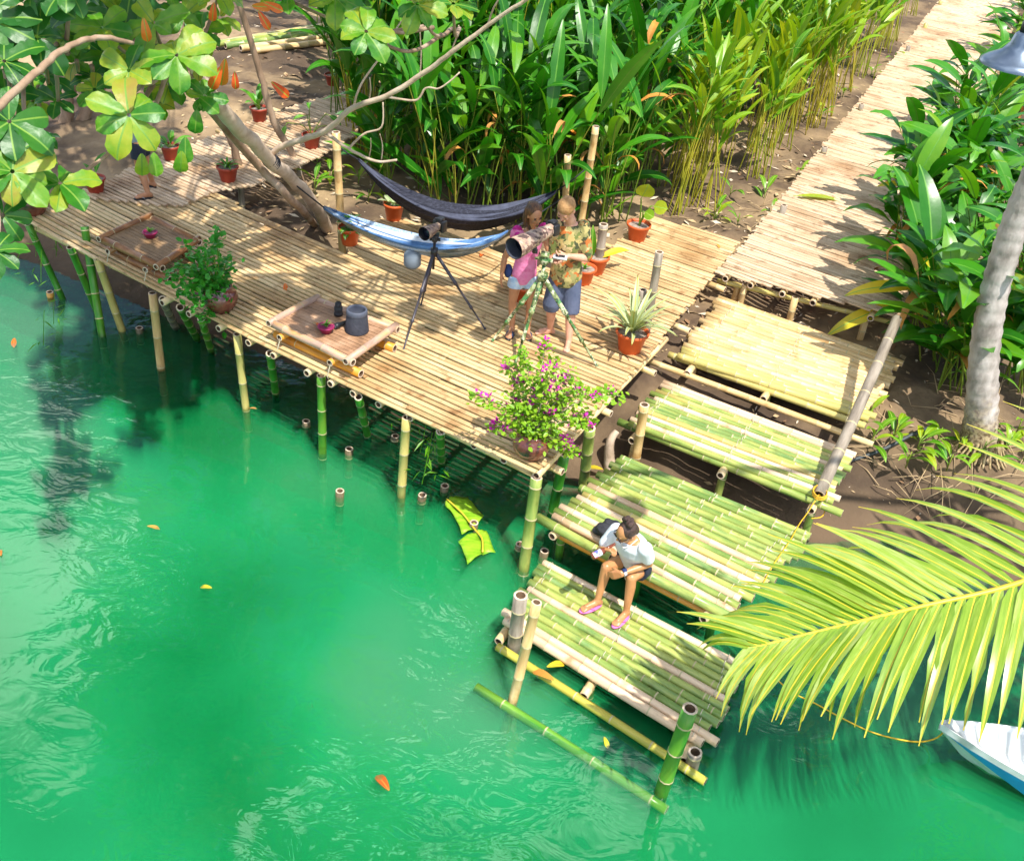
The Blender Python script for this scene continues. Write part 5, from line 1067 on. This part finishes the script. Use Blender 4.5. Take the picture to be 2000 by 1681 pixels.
# ---------------------------------------------------------------- coconut palms
pb = ground_at(1915, 872); palm = thing('coconut_palm', pb, 'grey ringed coconut palm trunk leaning out at the right edge', 'palm tree')
pth = smooth_path([pb - Zv * .1, V(pb, 1917, 800), V(pb, 1922, 700), V(pb, 1938, 590), V(pb, 1968, 480), V(pb, 2010, 370), V(pb, 2070, 250), V(pb, 2140, 130), V(pb, 2230, 0)], 12)
sc = (pb - O0).length / 2000; n_ = len(pth); pts = []; rad = []; base_r = lerp_list([29, 26.5, 23.5, 22, 21, 20.5, 20, 19.5, 19], n_); acc_l = 0; k = 0
for i in range(n_):
    r_ = base_r[i] * sc * 1.02; pts.append(pth[i]); rad.append(r_ * (1.06 if i % 3 == 0 else (.975 if i % 3 == 1 else 1.0)))
cut = 16
t = PALMBARK.node_tree; N = t.nodes; L = t.links; b = N['Principled BSDF']; src = b.inputs['Base Color'].links[0].from_socket   # fibrous brown foot, ringed grey above
tcx = N.new('ShaderNodeNewGeometry'); sx = N.new('ShaderNodeSeparateXYZ'); L.new(tcx.outputs['Position'], sx.inputs[0]); nz_ = N.new('ShaderNodeTexNoise'); nz_.inputs['Scale'].default_value = 9; L.new(tcx.outputs['Position'], nz_.inputs['Vector'])
ma = N.new('ShaderNodeMath'); ma.operation = 'MULTIPLY_ADD'; ma.inputs[1].default_value = .9; L.new(nz_.outputs['Fac'], ma.inputs[0]); L.new(sx.outputs['Z'], ma.inputs[2])
mr = N.new('ShaderNodeMapRange'); mr.inputs['From Min'].default_value = pb.z + .65; mr.inputs['From Max'].default_value = pb.z + 1.15; L.new(ma.outputs[0], mr.inputs['Value'])
cb = N.new('ShaderNodeValToRGB'); cb.color_ramp.elements[0].color = (.10, .06, .03, 1); cb.color_ramp.elements[1].color = (.40, .31, .18, 1); cb.color_ramp.elements[0].position = .35; cb.color_ramp.elements[1].position = .65
wv = N.new('ShaderNodeTexNoise'); wv.inputs['Scale'].default_value = 26; L.new(tcx.outputs['Position'], wv.inputs['Vector']); L.new(wv.outputs['Fac'], cb.inputs['Fac'])
mxx = N.new('ShaderNodeMix'); mxx.data_type = 'RGBA'; L.new(mr.outputs[0], mxx.inputs[0]); L.new(cb.outputs[0], mxx.inputs[6]); L.new(src, mxx.inputs[7]); L.new(mxx.outputs[2], b.inputs['Base Color'])
g = G(); g.tube(pts, [r_ * (1 + .22 * math.exp(-i / 3.5)) for i, r_ in enumerate(rad)], 24); g.obj('trunk', PALMBARK, palm)
g = G()
for k in range(26):
    a = k * .242 + U(-.1, .1); d = Vector((math.cos(a), math.sin(a), 0)); r0_ = rad[2] * 1.05; g.tube(smooth_path([pb + d * r0_ * .95 + Zv * .14, pb + d * r0_ * 1.25 + Zv * .02, pb + d * r0_ * U(1.5, 1.9) - Zv * .08], 3), [.014] * 7, 5)
g.obj('roots', PALMBASE, palm)['kind'] = 'stuff'
LP = [leaf_mesh('leaflet', 1.0, .092, [PALM, RACHIS], 'strap', dr, .38, 7) for dr in (.10, .18, .28)]
PALM2 = leaf_mesh('leaflet', .95, .092, [PALM, RACHIS], 'strap', .35, .38, 7, torn=True)
def frond(root, path_pts, n, l0, l1, drop=.25, name='frond', upv=Zv):
    path = smooth_path(path_pts, 10); g = G(); g.tube(path, lerp_list([.028, .022, .015, .007], len(path)), 6); fo = g.obj(name, RACHIS, root)
    for i in range(n):
        t = (i + .5) / n; k = t * (len(path) - 1); p = path[int(k)].lerp(path[min(int(k) + 1, len(path) - 1)], k % 1); tg = (path[min(int(k) + 2, len(path) - 1)] - path[max(int(k) - 2, 0)]).normalized(); sd_ = tg.cross(upv).normalized()
        L_ = (l0 + (l1 - l0) * t) * (1 if t < .9 else 1 - (t - .9) * 5); fw = .42 + .75 * t ** 1.6
        for q in (-1, 1):
            d = tg * fw + sd_ * q * (1.0 - .35 * t) - Zv * (drop + U(-.06, .06)) + Vector((U(-.04, .04), U(-.04, .04), 0)); d = d + (Zv * .20 + sd_ * q * .15 if q * sd_.y > 0 else Zv * 0); up_ = Vector((sd_.x * -q * .3, sd_.y * -q * .3, 1))
            put('leaflet', PALM2 if rng.random() < .18 else rng.choice(LP), fo, frame(p, d, up_, (L_ * U(.90, 1.08) * (1.18 if q * sd_.y > 0 else 1), U(.9, 1.15) * (.6 + .4 * min(1, L_)), 1)))
    return fo
pz = lambda x, y, z: P(x, y, z)
pt0 = pz(2000, 1135, 1.55); tip = pz(1462, 1266, .95); hub = pt0 + (pt0 - tip).normalized() * 1.9 + Zv * .55
palm2 = thing('coconut_palm', Vector((hub.x + .3, hub.y + .2, -2)), 'yellow green coconut frond reaching in over the water from the right', 'palm frond')
frond(palm2, [hub, pt0 + (pt0 - tip).normalized() * .8 + Zv * .22, pt0, pz(1800, 1184, 1.35), pz(1640, 1222, 1.15), tip], 42, 1.45, .62, .03)
g = G(); g.tube(smooth_path([hub + Vector((.5, .2, -4)), hub + Vector((.35, .15, -2)), hub + Vector((.1, .05, -.1)), hub + Zv * .15], 5), .14, 14); g.obj('trunk', PALMBARK, palm2)
for a in (-.9, .2, 1.2): d = Vector((math.cos(a), math.sin(a), 0)); frond(palm2, [hub, hub + d * .8 + Zv * .5, hub + d * 1.8 + Zv * .3, hub + d * 2.8 - Zv * .5], 22, 1.0, .6, .3)

# ---------------------------------------------------------------- lamp, boat, rope, floating things
lp = D(1992, 112, 6.6); lamp = thing('hanging_lamp', lp, 'brushed steel bell lamp hanging at the upper right corner', 'lamp'); r_ = .20
g = G(); g.lathe([(r_, 0), (r_, .012), (r_ * .85, .035), (r_ * .52, .075), (r_ * .38, .12), (r_ * .33, .165), (r_ * .22, .185), (r_ * .20, .185)], 32, 0, lp - Zv * .05)
g.lathe([(r_ * .98, .002), (r_ * .82, .03), (r_ * .50, .07), (r_ * .3, .12), (0, .15)], 32, 0, lp - Zv * .05); g.obj('shade', STEEL, lamp)
g = G(); g.tube([lp + Zv * .13, lp + Zv * .18, lp + Zv * .19, lp + Zv * .25], [.05, .05, .025, .02], 12); g.tube([lp + Zv * .25, lp + Vector((.015, 0, .28)), lp + Zv * .31, lp + Zv * 1.2], .006, 6); g.obj('hook', BLACK, lamp)
g = G(); g.ball(lp + Zv * .0, .05); g.obj('bulb', flat('bulb_glass', (.75, .75, .7), .2), lamp)
t_ = thing('lamp_beam', lp + Zv * 1.25, 'bamboo beam carrying the bell lamp, above the picture', 'beam'); culm('culm', lp + Vector((-.3, 0, 1.25)), lp + Vector((4.2, .4, 1.25)), .05, CULM, t_); culm('post', lp + Vector((4.2, .4, 1.4)), lp + Vector((4.2, .4, -6.5)), .06, CULM, t_)
# boat
bow = P(1838, 1412, WZ + .34); aft = P(2110, 1500, WZ + .30); ax = (aft - bow); ax.z = 0; ax.normalize(); sdv = ax.cross(Zv)
boat = thing('boat', bow + ax, 'white wooden boat with a blue stripe, its bow showing at lower right', 'boat'); v = []; nS = 14; Lb = 3.6
for i in range(nS + 1):
    t = i / nS; wd = .50 * math.sin(min(1, t * 1.5 + .015) * math.pi / 2) ** .8; sh = .36 - .14 * math.sin(t * math.pi / 1.4); keel = -.12 + .40 * (1 - min(1, t * 5)) ** 2
    for q, (wy, zz) in enumerate(((1, sh), (.97, sh - .07), (.80, .0 + .3 * (1 - min(1, t * 4))), (0, keel), (-.80, .0 + .3 * (1 - min(1, t * 4))), (-.97, sh - .07), (-1, sh), (-.92, sh), (-.85, sh - .05), (0, sh - .10), (.85, sh - .05), (.92, sh))): v.append(bow + ax * Lb * t + sdv * wd * wy + Vector((0, 0, zz - .34)))
g = G(); f = []; mi = []
for i in range(nS):
    for j in range(12): f.append((i * 12 + j, i * 12 + (j + 1) % 12, (i + 1) * 12 + (j + 1) % 12, (i + 1) * 12 + j)); mi.append(1 if j in (1, 4) else 0)
f.append(tuple(range(12))); mi.append(0); f.append(tuple(range(nS * 12, nS * 12 + 12))); mi.append(0); g.add(v, f, mi); g.obj('hull', [BOATW, BOATB], boat, smooth=False)
g = G(); g.tube([bow + ax * .25 + sdv * .0 - Zv * .12, bow + ax * .05 + Zv * .06], .03, 8); g.obj('stem_post', BOATW, boat)
a = P(1975, 1512, WZ + .06); culm('outrigger', a, a + ax * 3, .045, CULMO, boat)
rope_px = [(1500, 1310, Z4), (1545, 1350, WZ), (1590, 1372, WZ - .0), (1645, 1402, WZ), (1700, 1428, WZ), (1750, 1442, WZ), (1795, 1448, WZ), (1830, 1440, WZ + .1), (1850, 1420, WZ + .28)]
t_ = thing('mooring_rope', P(1700, 1428, WZ), 'thin yellow orange rope trailing over the water to the boat', 'rope'); g = G(); g.tube(smooth_path([P(x, y, z + .012) for x, y, z in rope_px], 4), .007, 6); g.obj('rope', ROPEY, t_)
t_ = thing('tie_rope', P(1600, 965, Z2), 'yellow rope knotted round the foot of the leaning grey pole', 'rope'); g = G(); c = P(1600, 965, Z2 + .03)
for q in range(3): g.tube([c + Vector((math.cos(a) * .072, math.sin(a) * .072, q * .02 + .02 * math.sin(a))) for a in np.linspace(0, 6.3, 14)], .006, 5)
g.tube(smooth_path([c, P(1578, 1000, Z2 - .1), P(1562, 1022, Z3 + .02), P(1540, 1060, Z3 + .012), P(1512, 1100, Z3 + .012), P(1490, 1140, Z3 + .012)], 4), .006, 5); g.tube(smooth_path([c, P(1612, 985, Z2 - .12), P(1606, 1008, Z2 - .2), P(1585, 1012, Z2 - .2)], 4), .006, 5); g.obj('rope', ROPEY, t_)
t_ = thing('drain_pipe', P(1780, 860, -.7), 'thin dark hose lying on the mud right of the steps', 'hose'); g = G(); g.tube(smooth_path([ground_at(1655, 905) + Zv * .03, ground_at(1720, 885) + Zv * .05, ground_at(1790, 850) + Zv * .05, ground_at(1830, 835) + Zv * .03], 5), .022, 8); g.obj('hose', DARKP, t_)
# banana leaf
bl = thing('banana_leaf', P(920, 1030, WZ), 'torn bright green banana leaf floating round a stump', 'leaf'); c = [P(x, y, WZ + .02) for x, y in ((872, 978), (898, 1000), (925, 1035), (948, 1065), (972, 1090))]
L1 = [P(x, y, WZ + .03) for x, y in ((885, 970), (912, 972), (945, 1008))]; R1 = [P(x, y, WZ + .03) for x, y in ((869, 985), (890, 1012), (902, 1042))]; L2 = [P(x, y, WZ + .03) for x, y in ((938, 1036), (950, 1037), (968, 1080))]; R2 = [P(x, y, WZ + .03) for x, y in ((895, 1056), (906, 1078), (913, 1100))]
def strip(g, A, B, n=4):
    A = smooth_path(A, n); B = smooth_path(B, n); m = len(A); v = []
    for i in range(m):
        for j in range(5): t = j / 4; v.append(A[i].lerp(B[i], t) + Zv * (.012 * math.sin(i * 1.7 + j) + .02 * (1 - abs(2 * t - 1))))
    g.add(v, [(i * 5 + j, i * 5 + j + 1, (i + 1) * 5 + j + 1, (i + 1) * 5 + j) for i in range(m - 1) for j in range(4)])
mid1 = [c[0], c[1].lerp(c[2], .2), c[2]]; mid2 = [c[2].lerp(c[3], .15), c[2].lerp(c[3], .7), P(942, 1082, WZ + .03)]
for A, B in ((L1, mid1), (mid1, R1), (L2, mid2), (mid2, R2)): g = G(); strip(g, A, B); o_ = g.obj('blade', BANANA, bl); s_ = o_.modifiers.new('t', 'SOLIDIFY'); s_.thickness = .004
g = G(); g.tube(smooth_path([q + Zv * .03 for q in mid1 + mid2], 4), .010, 6); g.obj('midrib', RACHIS, bl)
# fallen leaves
FL = leaf_mesh('blade', .24, .11, [LEAF_DRY, LEAF_DRY], 'obov', .2, .25, 5); FLR = leaf_mesh('blade', .22, .10, [LEAF_RED, LEAF_DRY], 'obov', .2, .25, 5); FLY = leaf_mesh('blade', .22, .11, [LEAF_YEL, LEAF_DRY], 'obov', .2, .25, 5)
for (x, y, z, me_, s_, lb) in ((760, 1543, WZ, FLR, 1.0, 'orange leaf floating alone in the green water at bottom centre'), (287, 1027, WZ, FL, .55, 'small brown leaf floating on the open green water'), (414, 1148, WZ, FLY, .6, 'pale yellow leaf floating on the open green water'), (28, 660, WZ, FLR, .8, 'red leaf floating by the left bank'),
                          (2, 1085, WZ, FLR, .6, 'orange leaf floating at the left edge of the photo'), (1178, 917, -.95, FLY, .9, 'orange yellow leaf on the mud beside the third step'), (557, 553, .01, FLR, .7, 'orange leaf on the dappled deck behind the orange table'), (938, 501, .01, FLR, .7, 'orange leaf on the deck left of the standing woman'),
                          (1082, 1328, WZ + .12, FL, 1.0, 'curled brown leaf caught under the edge of the lowest step'), (1605, 385, .03, BANANA, 1, ''), (487, 797, WZ, FL, .4, 'pale scrap floating at the foot of a yellow deck stilt'), (1180, 1438, WZ, FLY, .5, 'tiny yellow leaf floating below the lowest step'), (1400, 476, .02, FL, .45, 'small shrivelled leaf on the deck by the boardwalk joint'), (1068, 1302, WZ + .14, FLY, .9, 'green yellow leaf lying on the water pole under the lowest step')):
    if me_ is BANANA: continue
    p = P(x, y, z + .012); a = U(0, 6.28); t_ = thing('fallen_leaf', p, lb, 'fallen leaf'); put('blade', me_, t_, frame(p, (math.cos(a), math.sin(a), 0), s=s_))
p = P(1600, 384, .05); t_ = thing('fallen_leaf', p, 'long lime leaf lying across the left edge of the boardwalk', 'fallen leaf'); put('blade', LG[0], t_, frame(P(1550, 382, .06), P(1655, 388, .04) - P(1550, 382, .06), s=(1.25, 1.2, 1)))
# leafy shoots on the stilts
def shoots(pts, root, n=9):
    g = G()
    for p in pts:
        for _ in range(n):
            q = p + Vector((rng.gauss(0, .10), rng.gauss(0, .08), rng.gauss(0, .12))); d = Vector((U(-1, 1), U(-1, .6), U(-1, .3))).normalized(); Mx = frame(q, d, s=U(.08, .17)); g.add([Mx @ Vector(v) for v in ((0, 0, 0), (.4, .09, .02), (1, 0, -.05), (.4, -.09, .02))], [(0, 3, 2, 1)])
        g.tube([p + Vector((.02, .05, .2)), p, p + Vector((-.03, -.02, -.22))], .004, 4)
    o = g.obj('shoots', LEAF_Y, root, smooth=False); o['kind'] = 'stuff'
shoots([D(x, y, (P(x, y + 40, -.5) - O0).length) for x, y in ((70, 470), (80, 520), (110, 470), (150, 445), (180, 460), (105, 600), (85, 640))], deck, 6)
shoots([D(x, y, (P(x, y, -.45) - O0).length) for x, y in ((800, 820), (828, 850), (838, 880), (832, 910), (850, 850))], deck, 8)
# dead leaves on the ground
lg = G(); X_, Y_ = [], []
for _ in range(9000):
    x, y = U(350, 2000), U(0, 980); p = P(x, y, -.45); d_ = float(sdist(np.array([p.x]), np.array([p.y]))[0])
    if d_ < .3 or (y > 700 and rng.random() < .8): continue
    p.z = gz(p.x, p.y) + .012; a = U(0, 6.28); Mx = frame(p, (math.cos(a), math.sin(a), U(-.25, .25)), Vector((U(-.5, .5), U(-.5, .5), 1)), U(.03, .20) * (.6 if y > 700 else 1)); wv_ = U(.05, .26)
    lg.add([Mx @ Vector(v) for v in ((0, 0, 0), (.5, wv_, .03), (1, 0, 0), (.5, -wv_, .03))], [(0, 3, 2, 1)], rng.choice((0, 0, 1, 2)))
tag(lg.obj('leaf_litter', [flat('straw', (.46, .33, .18), .9), flat('dead_leaf', (.26, .15, .08), .9), flat('bleached_leaf', (.58, .48, .36), .9)], smooth=False), kind='stuff')

# dry stalks lying about the feet of the plants
dg_ = G()
for _ in range(150):
    x, y = (U(1660, 2000), U(760, 960)) if rng.random() < .55 else (U(1180, 1500), U(400, 470)) if rng.random() < .4 else (U(1400, 1800), U(60, 420))
    a = ground_at(x, y); an = U(0, 6.28); L_ = U(.15, .7); b_ = a + Vector((math.cos(an) * L_, math.sin(an) * L_, 0)); b_.z = gz(b_.x, b_.y)
    if float(sdist(np.array([b_.x]), np.array([b_.y]))[0]) < .1: continue
    dg_.tube([a + Zv * .01, a.lerp(b_, .5) + Zv * U(.02, .10), b_ + Zv * .015], [.007, .006, .003], 4, 0)
tag(dg_.obj('dry_stalks', [flat('dry_stalk', (.42, .30, .17), .9)]), kind='stuff')
